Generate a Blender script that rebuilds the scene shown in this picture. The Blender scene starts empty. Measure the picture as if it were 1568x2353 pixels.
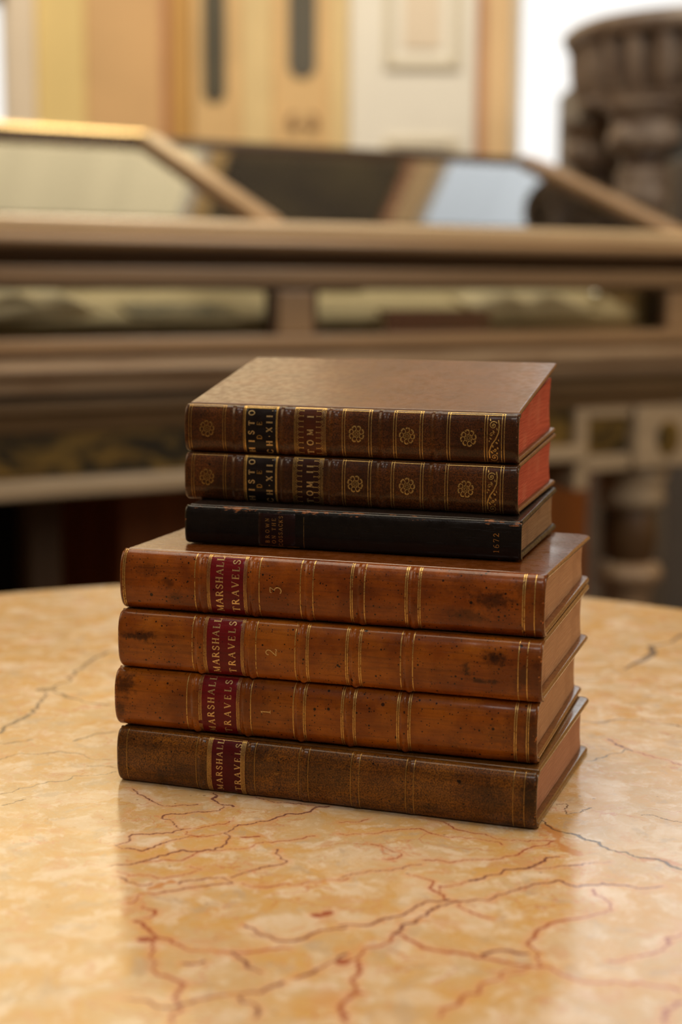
import bpy, bmesh, math, random
import numpy as np
from mathutils import Vector, Matrix

random.seed(7)
rng = np.random.default_rng(7)
SC = bpy.context.scene
COL = SC.collection

# ------------------------------------------------------------------ camera
TABLE_Z = 0.78
cam_d = bpy.data.cameras.new('camera')
cam = bpy.data.objects.new('camera', cam_d)
COL.objects.link(cam)
cam_d.sensor_fit = 'AUTO'
cam_d.sensor_width = 36.0
cam_d.lens = 3600.0 / 2353.0 * 36.0
cam_d.clip_start = 0.02
cam.location = (0, 0, TABLE_Z + 0.24543)
PITCH, ROLL = math.radians(8.377), 0.005126
cam.matrix_world = (Matrix.Translation(cam.location) @ Matrix.Rotation(math.pi / 2 - PITCH, 4, 'X')
                    @ Matrix.Rotation(ROLL, 4, 'Z'))
cam_d.dof.use_dof = True
cam_d.dof.focus_distance = 0.745
cam_d.dof.aperture_fstop = 5.0
SC.camera = cam

# ------------------------------------------------------------------ light
SC.view_settings.view_transform = 'Standard'
SC.view_settings.look = 'None'
SC.view_settings.gamma = 1.0
SC.view_settings.use_curve_mapping = False
SC.view_settings.exposure = 0.0
SC.cycles.max_bounces = 6
SC.cycles.diffuse_bounces = 3
SC.cycles.glossy_bounces = 4
SC.cycles.transparent_max_bounces = 12
SC.cycles.sample_clamp_indirect = 4.0
SC.cycles.caustics_reflective = False
SC.cycles.caustics_refractive = False

world = bpy.data.worlds.new('world')
SC.world = world
world.use_nodes = True
wn = world.node_tree
bg = wn.nodes['Background']
bg.inputs[0].default_value = (1.0, 0.80, 0.56, 1)
bg.inputs[1].default_value = 0.10


def area(name, loc, target, size, sizey, power, color):
    l = bpy.data.lights.new(name, 'AREA')
    l.shape = 'RECTANGLE'
    l.size, l.size_y, l.energy, l.color = size, sizey, power, color
    o = bpy.data.objects.new(name, l)
    COL.objects.link(o)
    o.location = loc
    o.rotation_euler = (Vector(target) - Vector(loc)).to_track_quat('-Z', 'Y').to_euler()
    return o


# daylight lamps of the hall, plus unseen fills added for brightness
area('hall_daylight', (-0.1, 1.15, 3.5), (0, 1.5, 0.8), 2.4, 1.4, 51, (1.0, 0.85, 0.64))  # unseen fill lamp added to light the table top and case front
area('window_daylight_right', (2.9, 0.5, 2.35), (0, 2.5, 0.8), 1.2, 1.6, 36, (1.0, 0.88, 0.72))  # unseen side fill added to brighten the console front
area('hall_daylight_far', (-0.3, 3.3, 4.8), (-0.1, 6.0, 1.6), 3.0, 1.2, 155, (1.0, 0.88, 0.70))  # unseen wash lamp added to brighten the back wall
area('window_daylight_left', (-2.6, 1.6, 2.2), (0, 0.9, 0.85), 1.2, 1.6, 18, (1.0, 0.80, 0.55))
area('hall_daylight_behind', (1.0, -2.18, 2.72), (0, 1.2, 0.85), 0.6, 0.5, 5, (1.0, 0.88, 0.76))
area('skylight_front', (-0.1, -0.75, 2.75), (0, 0.75, 0.85), 1.5, 0.45, 12, (1.0, 0.94, 0.90))


# ------------------------------------------------------------------ helpers
def tag(o, label=None, cat=None, group=None, kind=None):
    if label: o['label'] = label
    if cat: o['category'] = cat
    if group: o['group'] = group
    if kind: o['kind'] = kind
    return o


def empty(name, loc=(0, 0, 0), rz=0.0):
    o = bpy.data.objects.new(name, None)
    o.empty_display_size = 0.02
    COL.objects.link(o)
    o.location = loc
    o.rotation_euler = (0, 0, rz)
    return o


class MB:
    """collects polygons of one mesh"""
    def __init__(s):
        s.v = []
        s.f = []
        s.sm = []

    def add(s, vs, fs, smooth=False):
        b = len(s.v)
        s.v += [tuple(p) for p in vs]
        s.f += [tuple(b + i for i in f) for f in fs]
        s.sm += [smooth] * len(fs)

    def box(s, x0, x1, y0, y1, z0, z1):
        vs = [(x, y, z) for z in (z0, z1) for y in (y0, y1) for x in (x0, x1)]
        s.add(vs, [(0, 2, 3, 1), (4, 5, 7, 6), (0, 1, 5, 4), (2, 6, 7, 3), (0, 4, 6, 2), (1, 3, 7, 5)])

    def grid(s, P, close_u=False, close_v=False, smooth=True, flip=False):
        nu, nv = len(P), len(P[0])
        vs = [p for row in P for p in row]
        fs = []
        for i in range(nu - (0 if close_u else 1)):
            for j in range(nv - (0 if close_v else 1)):
                a, b = i * nv + j, i * nv + (j + 1) % nv
                c, d = ((i + 1) % nu) * nv + (j + 1) % nv, ((i + 1) % nu) * nv + j
                fs.append((a, d, c, b) if flip else (a, b, c, d))
        s.add(vs, fs, smooth)

    def lathe(s, prof, cx=0, cy=0, n=48, squash=1.0):
        P = []
        for r, z in prof:
            P.append([(cx + r * math.cos(2 * math.pi * k / n), cy + squash * r * math.sin(2 * math.pi * k / n), z)
                      for k in range(n)])
        s.grid(P, close_v=True)
        s.add(P[0], [tuple(range(n))])
        s.add(P[-1], [tuple(range(n))])

    def build(s, name, m, parent=None, bevel=0.0, autosmooth=None):
        me = bpy.data.meshes.new(name)
        me.from_pydata(s.v, [], s.f)
        me.polygons.foreach_set('use_smooth', s.sm)
        me.materials.append(m)
        me.update()
        bm = bmesh.new()
        bm.from_mesh(me)
        bmesh.ops.recalc_face_normals(bm, faces=bm.faces)
        bm.to_mesh(me)
        bm.free()
        o = bpy.data.objects.new(name, me)
        COL.objects.link(o)
        if parent: o.parent = parent
        if bevel:
            md = o.modifiers.new('bevel', 'BEVEL')
            md.width = bevel
            md.segments = 3
            md.limit_method = 'ANGLE'
        return o


class NT:
    def __init__(s, name):
        s.m = bpy.data.materials.new(name)
        s.m.use_nodes = True
        s.t = s.m.node_tree
        s.t.nodes.clear()
        s.out = s.t.nodes.new('ShaderNodeOutputMaterial')

    def put(s, sock, val):
        if val is None: return
        if isinstance(val, bpy.types.NodeSocket):
            s.t.links.new(val, sock)
        elif isinstance(val, (tuple, list)) and len(val) == 3 and sock.type == 'RGBA':
            sock.default_value = (*val, 1)
        else:
            sock.default_value = val

    def n(s, typ, ins=None, **props):
        nd = s.t.nodes.new('ShaderNode' + typ)
        for k, v in props.items(): setattr(nd, k, v)
        for k, v in (ins or {}).items(): s.put(nd.inputs[k], v)
        return nd

    def coords(s, scale=(1000, 1000, 1000), loc=(0, 0, 0)):
        tc = s.n('TexCoord').outputs['Object']
        return s.n('Mapping', {0: tc, 1: loc, 3: scale}).outputs[0]

    def scaled(s, vec, sc, loc=(0, 0, 0)):
        return s.n('Mapping', {0: vec, 1: loc, 3: sc}).outputs[0]

    def noise(s, vec, scale, detail=3, rough=0.5, dist=0.0):
        return s.n('TexNoise', {'Vector': vec, 'Scale': scale, 'Detail': detail, 'Roughness': rough,
                                'Distortion': dist}).outputs[0]

    def vor(s, vec, scale, feature='F1', rnd=1.0):
        return s.n('TexVoronoi', {'Vector': vec, 'Scale': scale, 'Randomness': rnd}, feature=feature)

    def rng(s, v, a, b, c=0.0, d=1.0, smooth=True):
        return s.n('MapRange', {0: v, 1: a, 2: b, 3: c, 4: d},
                   interpolation_type='SMOOTHSTEP' if smooth else 'LINEAR').outputs[0]

    def math(s, op, a, b=0.0, clamp=False):
        return s.n('Math', {0: a, 1: b}, operation=op, use_clamp=clamp).outputs[0]

    def mix(s, f, a, b, blend='MIX'):
        nd = s.n('Mix', data_type='RGBA', blend_type=blend)
        s.put(nd.inputs[0], f)
        s.put(nd.inputs[6], a)
        s.put(nd.inputs[7], b)
        return nd.outputs[2]

    def bump(s, h, strength=0.3, dist=0.0005, normal=None):
        return s.n('Bump', {'Strength': strength, 'Distance': dist, 'Height': h, 'Normal': normal}).outputs[0]

    def pbsdf(s, color, rough=0.5, normal=None, metal=0.0, alpha=None, coat=0.0, coat_r=0.2, spec=0.5, emit=None, es=0.0):
        p = s.n('BsdfPrincipled', {'Base Color': color, 'Roughness': rough, 'Metallic': metal, 'Alpha': alpha,
                                   'Coat Weight': coat, 'Coat Roughness': coat_r, 'Specular IOR Level': spec,
                                   'Normal': normal})
        if emit is not None:
            s.put(p.inputs['Emission Color'], emit)
            s.put(p.inputs['Emission Strength'], es)
        s.t.links.new(p.outputs[0], s.out.inputs[0])
        return s.m


def lin(r, g, b):
    f = lambda c: ((c / 255 + 0.055) / 1.055) ** 2.4 if c > 10 else c / 255 / 12.92
    return (f(r), f(g), f(b))


def dark_(c):
    return tuple(x * 0.35 for x in c)


def leather(name, c1, c2, stain, speck=0.5, stain_amt=0.6, rough=0.36, mottle=0.0, wear=None, off=0.0, T=0.03, L=0.21,
            coat=0.25, fine=0.12, dust=None, bump=0.5, spec=0.15, blots=()):
    """calf binding: cloudy patches, dark acid specks, scratches, grain.  Coordinates in mm"""
    t = NT(name)
    v = t.coords(loc=(off, off * 0.7, off * 0.3))
    raw = t.coords()
    patch = t.rng(t.noise(v, 0.045, 4, 0.6), 0.35, 0.65)
    col = t.mix(patch, c1, c2)
    streak = t.rng(t.noise(t.scaled(v, (0.035, 0.5, 0.8)), 1.0, 4, 0.65), 0.42, 0.75)
    col = t.mix(t.math('MULTIPLY', streak, 0.45), col, stain)
    st = t.rng(t.noise(v, 0.055, 5, 0.72, 0.6), 0.56, 0.74)
    col = t.mix(t.math('MULTIPLY', st, stain_amt), col, stain)
    if mottle:
        mt = t.rng(t.noise(v, 1.5, 4, 0.75), 0.43, 0.57)
        col = t.mix(t.math('MULTIPLY', mt, mottle), col, stain)
    fn = t.rng(t.noise(v, 1.6, 3, 0.6), 0.35, 0.7)
    col = t.mix(t.math('MULTIPLY', fn, fine), col, stain)
    dark = tuple(c * 0.10 for c in stain)
    for sc, rad, thr in ((0.15, 0.16, 0.55), (0.34, 0.21, 0.95), (0.75, 0.27, 0.80)):
        vo = t.vor(v, sc)
        sep = t.n('SeparateColor', {0: vo.outputs['Color']})
        r = t.math('MULTIPLY', t.rng(sep.outputs[0], 1 - thr * speck, 1.0), rad)
        spot = t.rng(t.math('SUBTRACT', r, vo.outputs['Distance']), 0.0, 0.05)
        col = t.mix(t.math('MULTIPLY', spot, 0.95), col, dark)
    xyz = t.n('SeparateXYZ', {0: raw})
    big = t.rng(t.noise(v, 0.028, 3, 0.6), 0.50, 0.62)
    col = t.mix(t.math('MULTIPLY', big, stain_amt * 0.5), col, stain)
    for bx_, bz_, rx_, rz_, am_ in blots:
        ex = t.math('DIVIDE', t.math('SUBTRACT', xyz.outputs[0], bx_), rx_)
        ez = t.math('DIVIDE', t.math('SUBTRACT', xyz.outputs[2], bz_), rz_)
        dd = t.math('SQRT', t.math('ADD', t.math('MULTIPLY', ex, ex), t.math('MULTIPLY', ez, ez)))
        dd = t.math('ADD', dd, t.math('MULTIPLY', t.math('SUBTRACT', t.noise(v, 0.32, 5, 0.7), 0.5), 2.6))
        col = t.mix(t.math('MULTIPLY', t.rng(dd, 1.1, 0.2), am_), col, dark_(stain))
    # handled ends of the binding are darker with grime
    e0 = t.rng(t.math('ADD', xyz.outputs[0], t.math('MULTIPLY', t.noise(v, 0.2), 8.0)), 12.0, 0.0)
    e1 = t.rng(t.math('SUBTRACT', xyz.outputs[0], t.math('MULTIPLY', t.noise(v, 0.2), 14.0)), L * 1000 - 22, L * 1000 - 4)
    e = t.math('ADD', e0, e1, True)
    col = t.mix(t.math('MULTIPLY', e, 0.6), col, stain)
    # rubbed corners show bare orange hide
    rub = t.rng(t.noise(v, 0.55, 4, 0.7), 0.60, 0.66)
    ends = t.math('ADD', t.rng(xyz.outputs[0], 2.2, 0.2), t.rng(xyz.outputs[0], L * 1000 - 2.0, L * 1000), True)
    col = t.mix(t.math('MULTIPLY', rub, ends), col, tuple(min(1, c * 1.6 + .03) for c in c1))
    wmask = None
    if wear:
        zz = t.rng(xyz.outputs[2], T * 1000 - 5.6, T * 1000 - 0.6)
        zb = t.math('MULTIPLY', t.rng(xyz.outputs[2], 2.2, 0.4), 0.7)
        zx = t.rng(xyz.outputs[0], 4.0, 0.5)
        zm = t.math('MAXIMUM', t.math('MAXIMUM', zz, zb), zx)
        nn = t.noise(t.scaled(v, (0.18, 0.45, 0.6)), 1.0, 5, 0.7)
        wmask = t.rng(t.math('ADD', t.math('ADD', nn, t.math('MULTIPLY', zm, 0.27)), t.math('MULTIPLY', t.rng(t.noise(v, 0.05, 2), 0.62, 0.38), -0.12)), 0.775, 0.80)
        wmask = t.math('MULTIPLY', wmask, t.rng(zm, 0.05, 0.3))
        col = t.mix(wmask, col, wear)
    if dust:
        dn = t.rng(t.noise(t.scaled(v, (0.03, 0.16, 0.16)), 1.0, 5, 0.7), 0.3, 0.75)
        col = t.mix(t.math('MULTIPLY', dn, 0.5), col, dust)
    grain = t.vor(v, 1.1, 'SMOOTH_F1').outputs['Distance']
    h = t.math('ADD', t.math('MULTIPLY', t.noise(v, 0.5, 5, 0.65), 0.9), t.math('MULTIPLY', grain, 0.25))
    scr = t.rng(t.noise(t.scaled(v, (0.06, 1.3, 1.3)), 1.0, 4, 0.6), 0.60, 0.68)
    h = t.math('SUBTRACT', h, t.math('MULTIPLY', scr, 0.25))
    if wmask is not None:
        h = t.math('SUBTRACT', h, t.math('MULTIPLY', wmask, 0.8))
    rg = t.rng(t.noise(v, 0.25, 3), 0.3, 0.7, rough - 0.07, rough + 0.12)
    return t.pbsdf(col, rg, t.bump(h, bump, 0.00035), coat=coat, coat_r=0.13, spec=spec)


def gold_mat(name, wear=0.5, col=(0.80, 0.52, 0.17), off=0.0):
    t = NT(name)
    v = t.coords(loc=(off, off, off))
    n = t.noise(v, 0.32, 5, 0.7)
    n2 = t.noise(v, 2.2, 3, 0.7)
    a = t.rng(t.math('ADD', t.math('MULTIPLY', n, 0.7), t.math('MULTIPLY', n2, 0.3)), 0.26 + 0.24 * wear, 0.36 + 0.24 * wear)
    c = t.mix(t.rng(n2, 0.35, 0.65), tuple(x * 0.55 for x in col), col)
    return t.pbsdf(c, 0.38, t.bump(n2, 0.3, 0.0001), metal=0.85, alpha=t.math('MULTIPLY', a, 0.92))


def paper_edge(name, c1, c2, c3, layers=2.6):
    t = NT(name)
    v = t.coords()
    w = t.noise(t.scaled(v, (0.02, 0.02, layers)), 1.0, 4, 0.7, 0.3)
    p = t.noise(v, 0.06, 4, 0.6)
    col = t.mix(t.rng(w, 0.35, 0.65), c1, c2)
    col = t.mix(t.math('MULTIPLY', t.rng(p, 0.45, 0.75), 0.45), col, c3)
    f = t.noise(v, 2.5, 2, 0.6)
    col = t.mix(t.math('MULTIPLY', t.rng(f, 0.5, 0.7), 0.25), col, c3)
    h = t.math('ADD', w, t.math('MULTIPLY', f, 0.3))
    return t.pbsdf(col, 0.8, t.bump(h, 0.8, 0.0004), spec=0.25)


def simple(name, col, rough=0.5, var=0.12, scale=8.0, coat=0.0, col2=None, metal=0.0, spec=0.5, stretch=(1, 1, 1)):
    t = NT(name)
    tc = t.n('TexCoord').outputs['Object']
    n = t.noise(t.scaled(tc, stretch), scale, 4, 0.6)
    c2 = col2 or tuple(c * (1 - 3 * var) for c in col)
    c = t.mix(t.rng(n, 0.3, 0.7), col, c2)
    return t.pbsdf(c, rough, t.bump(n, 0.15, 0.002), coat=coat, metal=metal, spec=spec)


def glass_mat(name, tint=(0.97, 0.98, 0.95)):
    t = NT(name)
    tr = t.n('BsdfTransparent', {0: tint})
    gl = t.n('BsdfGlossy', {0: (1, 1, 1), 'Roughness': 0.02})
    fr = t.n('Fresnel', {0: 1.5})
    mx = t.n('MixShader', {0: fr.outputs[0], 1: tr.outputs[0], 2: gl.outputs[0]})
    t.t.links.new(mx.outputs[0], t.out.inputs[0])
    return t.m


def glow(name, col, s):
    t = NT(name)
    tc = t.n('TexCoord').outputs['Object']
    n = t.noise(t.scaled(tc, (6, 6, 0.2)), 1.0, 2)
    c = t.mix(t.rng(n, 0.4, 0.6), col, tuple(x * 0.93 for x in col))
    e = t.n('Emission', {0: c, 1: s})
    t.t.links.new(e.outputs[0], t.out.inputs[0])
    return t.m


def smoothnoise1(x, seed, amp, freq):
    return amp * (math.sin(x * freq + seed) + 0.6 * math.sin(x * freq * 2.3 + seed * 1.7) + 0.4 * math.sin(x * freq * 4.1 + seed * 2.9)) / 2
# ------------------------------------------------------------------ room
M_wall = simple('ochre_plaster', (0.78, 0.52, 0.22), 0.7, 0.03, 3)
M_wallpanel = simple('tan_plaster_panel', (0.74, 0.47, 0.22), 0.65, 0.03, 3)
M_yellow = simple('yellow_plaster', (0.86, 0.66, 0.28), 0.65, 0.02, 3)
M_pil = simple('orange_brown_wood', (0.62, 0.34, 0.09), 0.4, 0.05, 5, stretch=(6, 6, .5))
M_cream = simple('cream_paint', (0.86, 0.74, 0.58), 0.5, 0.02, 4)
M_white = simple('white_paint', (0.92, 0.89, 0.80), 0.4, 0.01, 4)
M_whiteshade = simple('grey_white_moulding', (0.74, 0.67, 0.52), 0.4, 0.01, 4)
M_peach = simple('peach_plaster', (0.88, 0.62, 0.34), 0.6, 0.03, 3)
M_red = simple('terracotta_trim', (0.62, 0.30, 0.16), 0.5, 0.05, 3)
M_floor = simple('dark_parquet', (0.05, 0.025, 0.012), 0.35, 0.2, 6, stretch=(1, 8, 1))
M_day = glow('window_daylight_pane', (1.0, 0.98, 0.94), 1.25)
M_day2 = glow('warm_clerestory_pane', (1.0, 0.80, 0.46), 2.4)
M_day3 = glow('clerestory_daylight_pane', (0.93, 0.98, 1.0), 1.9)

WY = 6.0
mb = MB(); mb.box(-5, 5, -3, WY + 0.3, -0.1, 0.0)
tag(mb.build('floor', M_floor), kind='structure')
# back wall built round its two tall window openings
WINL = (-2.5, -1.24, 0.3, 2.10)
WINC = (-1.75, -0.25, 2.45, 4.60)
WINR = (0.622, 1.90, 0.3, 2.36)
WINH = (0.622, 1.90, 2.42, 5.9)
WTOP = 6.4
mb = MB()
mb.box(-5, WINL[0], WY, WY + .25, 0, WTOP)
mb.box(WINL[1], WINC[1], WY, WY + .25, 0, WINC[2])
mb.box(WINC[1], WINR[0], WY, WY + .25, 0, WTOP)
mb.box(WINL[0], WINC[0], WY, WY + .25, WINL[3], WTOP)
mb.box(WINC[0], WINC[1], WY, WY + .25, WINC[3], WTOP)
mb.box(WINC[0], WINL[1], WY, WY + .25, WINL[3], WINC[2])
mb.box(WINL[0], WINL[1], WY, WY + .25, 0, WINL[2])
mb.box(WINR[0], WINR[1], WY, WY + .25, 0, WINR[2])
mb.box(WINR[0], WINR[1], WY, WY + .25, WINR[3], WINH[2])
mb.box(WINR[0], WINR[1], WY, WY + .25, WINH[3], WTOP)
mb.box(WINR[1], 5, WY, WY + .25, 0, WTOP)
tag(mb.build('wall_back', M_wall), kind='structure')
mb = MB(); mb.box(-5.2, -5, -3, WY + .25, 0, WTOP)
tag(mb.build('wall_left', M_wall), kind='structure')
mb = MB(); mb.box(5, 5.2, -3, WY + .25, 0, WTOP)
tag(mb.build('wall_right', M_wall), kind='structure')


def window(idx, a, mat, bars):
    mb = MB()
    w = 0.05
    mb.box(a[0], a[0] + w, WY + .08, WY + .16, a[2], a[3]); mb.box(a[1] - w, a[1], WY + .08, WY + .16, a[2], a[3])
    mb.box(a[0], a[1], WY + .08, WY + .16, a[2], a[2] + w); mb.box(a[0], a[1], WY + .08, WY + .16, a[3] - w, a[3])
    for x in bars:
        mb.box(x - .02, x + .02, WY + .08, WY + .16, a[2], a[3])
    f = mb.build('window_%d' % idx, M_white, bevel=.006)
    tag(f, kind='structure')
    g = MB(); g.box(a[0], a[1], WY + .17, WY + .19, a[2], a[3])
    p = g.build('window_pane', mat, f)
    return f


window(1, WINL, M_day, (-1.87,))
window(2, WINR, M_day, (1.55,))
window(3, WINC, M_day2, (-1.15,))
window(4, WINH, M_day3, (1.2,))


def wallstrip(name, x0, x1, z0, z1, m, d=0.03, kind='structure', bevel=0.006):
    mb = MB(); mb.box(x0, x1, WY - d, WY - 0.0005, z0, z1)
    return tag(mb.build(name, m, bevel=bevel), kind=kind)


wallstrip('trim_1', -1.24, -1.134, 0, 2.4, M_cream, 0.06)
wallstrip('trim_2', -1.134, -0.955, 0, 2.4, M_yellow, 0.03)
wallstrip('trim_3', -0.955, -0.672, 0, 2.4, M_wallpanel, 0.02)
wallstrip('trim_4', -0.672, -0.640, 0, 2.4, M_red, 0.03)
wallstrip('trim_5', -0.640, -0.560, 0, 2.4, M_pil, 0.07)
wallstrip('trim_6', 0.492, 0.525, 0, 4.8, M_red, 0.05)
wallstrip('trim_7', 0.525, 0.622, 0, 4.8, M_peach, 0.04)
wallstrip('trim_8', -0.18, 0.485, 2.55, 5.2, simple('dark_olive_wallpaper', (0.14, 0.105, 0.05), .7, .1, 2, col2=(.07, .05, .03)), 0.02)  # unseen dark band added above the view to dim the pane's reflection

# gilded cupboard doors with dark slits
M_gdoor = simple('honey_gold_paint', (0.80, 0.54, 0.25), 0.4, 0.04, 4)
M_gdoor2 = simple('pale_gold_moulding', (0.84, 0.64, 0.32), 0.4, 0.04, 4)
M_slit = simple('dark_cupboard_glass', (0.10, 0.085, 0.05), 0.25, 0.05, 4)
M_orn = simple('brown_carving', (0.30, 0.15, 0.07), 0.5, 0.05, 30)
d1 = empty('tall_cupboard', (-0.27, WY - 0.001, 0))
tag(d1, 'tall honey-gold cupboard with two narrow dark panes against the back wall', 'cupboard')


def lbox(parent, name, m, *bx, bevel=0.004, label=None):
    mb = MB()
    px, py, pz = parent.location if parent.parent is None else (0, 0, 0)
    for b in bx:
        mb.box(b[0] - px, b[1] - px, b[2] - py, b[3] - py, b[4] - pz, b[5] - pz)
    o = mb.build(name, m, parent, bevel=bevel)
    if label: o['label'] = label
    return o


lbox(d1, 'carcass', M_gdoor, (-.556, .018, WY - .06, WY - .002, 0, 2.40))
lbox(d1, 'stile', M_gdoor2, (-.05, .018, WY - .085, WY - .0602, 0, 2.4))
lbox(d1, 'stile', M_gdoor2, (-.375, -.262, WY - .085, WY - .0602, 0, 2.4))
for x0, x1, zb in ((-.516, -.432, 1.675), (-.203, -.100, 1.765)):
    mb = MB()
    xc, h = (x0 + x1) / 2, (x1 - x0) / 2
    pts = [(x0, 2.25), (x0, zb + h * .9)] + [(xc + h * math.cos(math.pi + k * math.pi / 8), zb + h * .9 + h * .9 * math.sin(math.pi + k * math.pi / 8)) for k in range(1, 8)] + [(x1, zb + h * .9), (x1, 2.25)]
    n = len(pts)
    vs = [(x + .27, -.066, z) for x, z in pts] + [(x + .27, -.0585, z) for x, z in pts]
    mb.add(vs, [tuple(range(n)), tuple(range(2 * n - 1, n - 1, -1))] + [(i, (i + 1) % n, n + (i + 1) % n, n + i) for i in range(n)])
    mb.build('pane', M_slit, d1)
mb = MB()
for sx in (-1, 1):
    P = []
    for i in range(15):
        a = i / 14 * math.pi * 1.6
        r = .036 * (1 - i / 22)
        cx, cz = .12 + sx * (.03 + r * math.sin(a) * .6), 1.60 + r * math.cos(a)
        P.append([(cx + .010 * math.cos(q), -.0650 + .010 * math.sin(q), cz) for q in np.linspace(0, 2 * math.pi, 7)[:-1]])
    mb.grid(P, close_v=True)
mb.build('carved_ornament', M_orn, d1)

# white panelled door
dr = MB(); dr.box(.02, .49, WY - .05, WY - .001, 0, 2.5)
door = tag(dr.build('door_1', M_white, bevel=.005), kind='structure')
for z0, z1 in ((.25, 1.55), (1.80, 2.35)):
    mb = MB()
    a, b, w = .15, .43, .03
    y0, y1 = WY - .068, WY - .0505
    mb.box(a, b, y0, y1, z0, z0 + w); mb.box(a, b, y0, y1, z1 - w, z1)
    mb.box(a, a + w, y0, y1, z0 + w, z1 - w); mb.box(b - w, b, y0, y1, z0 + w, z1 - w)
    mb.build('moulding', M_whiteshade, door, bevel=.006)
    mb = MB(); mb.box(a + .07, b - .07, WY - .058, WY - .0505, z0 + .07, z1 - .07)
    mb.build('door_panel', M_cream, door, bevel=.004)

# ------------------------------------------------------------------ museum case on its console
TH = math.radians(31.3)
P0 = (0.0, 2.5)


def case_empty(name):
    return empty(name, (P0[0], P0[1], 0), TH)


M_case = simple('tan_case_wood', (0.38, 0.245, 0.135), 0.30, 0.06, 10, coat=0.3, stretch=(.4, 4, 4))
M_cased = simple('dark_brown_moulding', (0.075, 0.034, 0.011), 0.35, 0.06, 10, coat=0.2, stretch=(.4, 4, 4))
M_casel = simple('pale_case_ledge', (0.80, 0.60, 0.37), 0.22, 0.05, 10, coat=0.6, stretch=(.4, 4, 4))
M_stone = simple('beige_stone', (0.42, 0.30, 0.19), 0.35, 0.07, 9, col2=(0.30, 0.19, 0.11), stretch=(.7, 2, 6))
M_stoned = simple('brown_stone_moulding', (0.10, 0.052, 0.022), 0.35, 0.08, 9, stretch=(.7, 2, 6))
M_stonel = simple('pale_stone', (0.46, 0.35, 0.23), 0.3, 0.07, 9, stretch=(.7, 2, 6))
M_glass = glass_mat('case_glass')
M_olive = simple('olive_felt', (0.38, 0.29, 0.15), 0.85, 0.05, 4)
M_olived = simple('dark_olive_felt', (0.20, 0.16, 0.085), 0.85, 0.05, 4)
M_brass = simple('polished_brass', (0.9, 0.66, 0.30), 0.12, 0.02, 10, metal=1.0)
M_page = simple('old_paper', (0.80, 0.68, 0.48), 0.7, 0.03, 20)
tz = NT('marbled_paper')
v = tz.coords((60, 60, 60))
nz = tz.noise(v, 1.0, 5, 0.7, 1.2)
M_marbled = tz.pbsdf(tz.mix(tz.rng(nz, .42, .58), (0.42, 0.34, 0.22), (0.10, 0.095, 0.07)), 0.6)
tz = NT('golden_green_inlay_marble')
v = tz.coords((14, 14, 22))
nz = tz.noise(v, 1.0, 5, 0.65, 0.8)
nz2 = tz.noise(v, 0.6, 3, 0.6)
M_inlay = tz.pbsdf(tz.mix(tz.rng(nz, .40, .6), tz.mix(nz2, (0.22, 0.12, 0.022), (0.12, 0.085, 0.02)), (0.010, 0.008, 0.004)), 0.35)


def prof_extrude(mb, pts, t0, t1):
    n = len(pts)
    vs = [(t0, s, z) for s, z in pts] + [(t1, s, z) for s, z in pts]
    mb.add(vs, [tuple(range(n)), tuple(range(2 * n - 1, n - 1, -1))] + [(i, (i + 1) % n, n + (i + 1) % n, n + i) for i in range(n)])


T0, T1 = -1.05, 0.755
case = case_empty('glass_display_case')
tag(case, 'tan display case with sloping glass panes standing on the stone console', 'display case')
# cornice ledge, round nosed
mb = MB()
nose = [(-.055 + .0, 1.092)] + [(-.055 - .011 * math.sin(a), 1.081 + .011 * math.cos(a)) for a in np.linspace(0, math.pi * .9, 8)]
prof_extrude(mb, [(.07, 1.0925), (-.03, 1.0925)] + nose[1:] + [(.07, 1.0705)], T0, T1 + .03)
mb.build('cornice', M_case, case, bevel=.003)
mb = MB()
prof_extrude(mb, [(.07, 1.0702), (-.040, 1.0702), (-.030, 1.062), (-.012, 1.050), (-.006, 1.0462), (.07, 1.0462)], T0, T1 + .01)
mb.build('cornice_cove', M_cased, case)  # dark brown colour stands in for shade under the ledge
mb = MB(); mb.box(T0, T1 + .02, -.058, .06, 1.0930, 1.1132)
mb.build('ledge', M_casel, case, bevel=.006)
mb = MB(); mb.box(T0, T1, -.018, .03, 1.020, 1.0458)
mb.build('upper_rail', M_case, case, bevel=.004)
mb = MB(); mb.box(T0, T1, -.004, .03, 1.0115, 1.0198)
mb.build('fillet', M_cased, case)
mb = MB(); mb.box(T0, T1, -.010, .03, .9205, .943)
mb.build('lower_rail', M_case, case, bevel=.004)
mb = MB(); mb.box(T0, T1, -.002, .9, .9125, .9203)
mb.build('case_floor', M_cased, case)
for a, b in ((T0, T0 + .045), (-.118, -.055), (.685, T1)):
    mb = MB(); mb.box(a, b, -.006, .03, .9432, 1.0113)
    mb.build('stile', M_case, case, bevel=.004)
    mb = MB()
    for c in ([a - .010] if a > -.5 else []) + ([b + .0002] if b < .7 else []):
        mb = MB(); mb.box(c, c + .0098, -.001, .02, .9432, 1.0113)
        mb.build('bead', M_cased, case)
for a, b in ((T0 + .045, -.128), (-.045, .675)):
    mb = MB(); mb.box(a, b, .012, .016, .9432, 1.0113)
    mb.build('front_pane', M_glass, case)
# sloping top
SR, ZR, ZB = 0.45, 1.262, 1.114
sl = math.atan2(ZR - ZB, SR - .03)


def slope_pt(s, off):
    k = (s - .03) / (SR - .03)
    return (s - off * math.sin(sl), ZB + k * (ZR - ZB) + off * math.cos(sl))


def slope_slab(mb, t0, t1, sA, sB, o0, o1):
    prof_extrude(mb, [slope_pt(sA, o0), slope_pt(sB, o0), slope_pt(sB, o1), slope_pt(sA, o1)], t0, t1)


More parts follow.
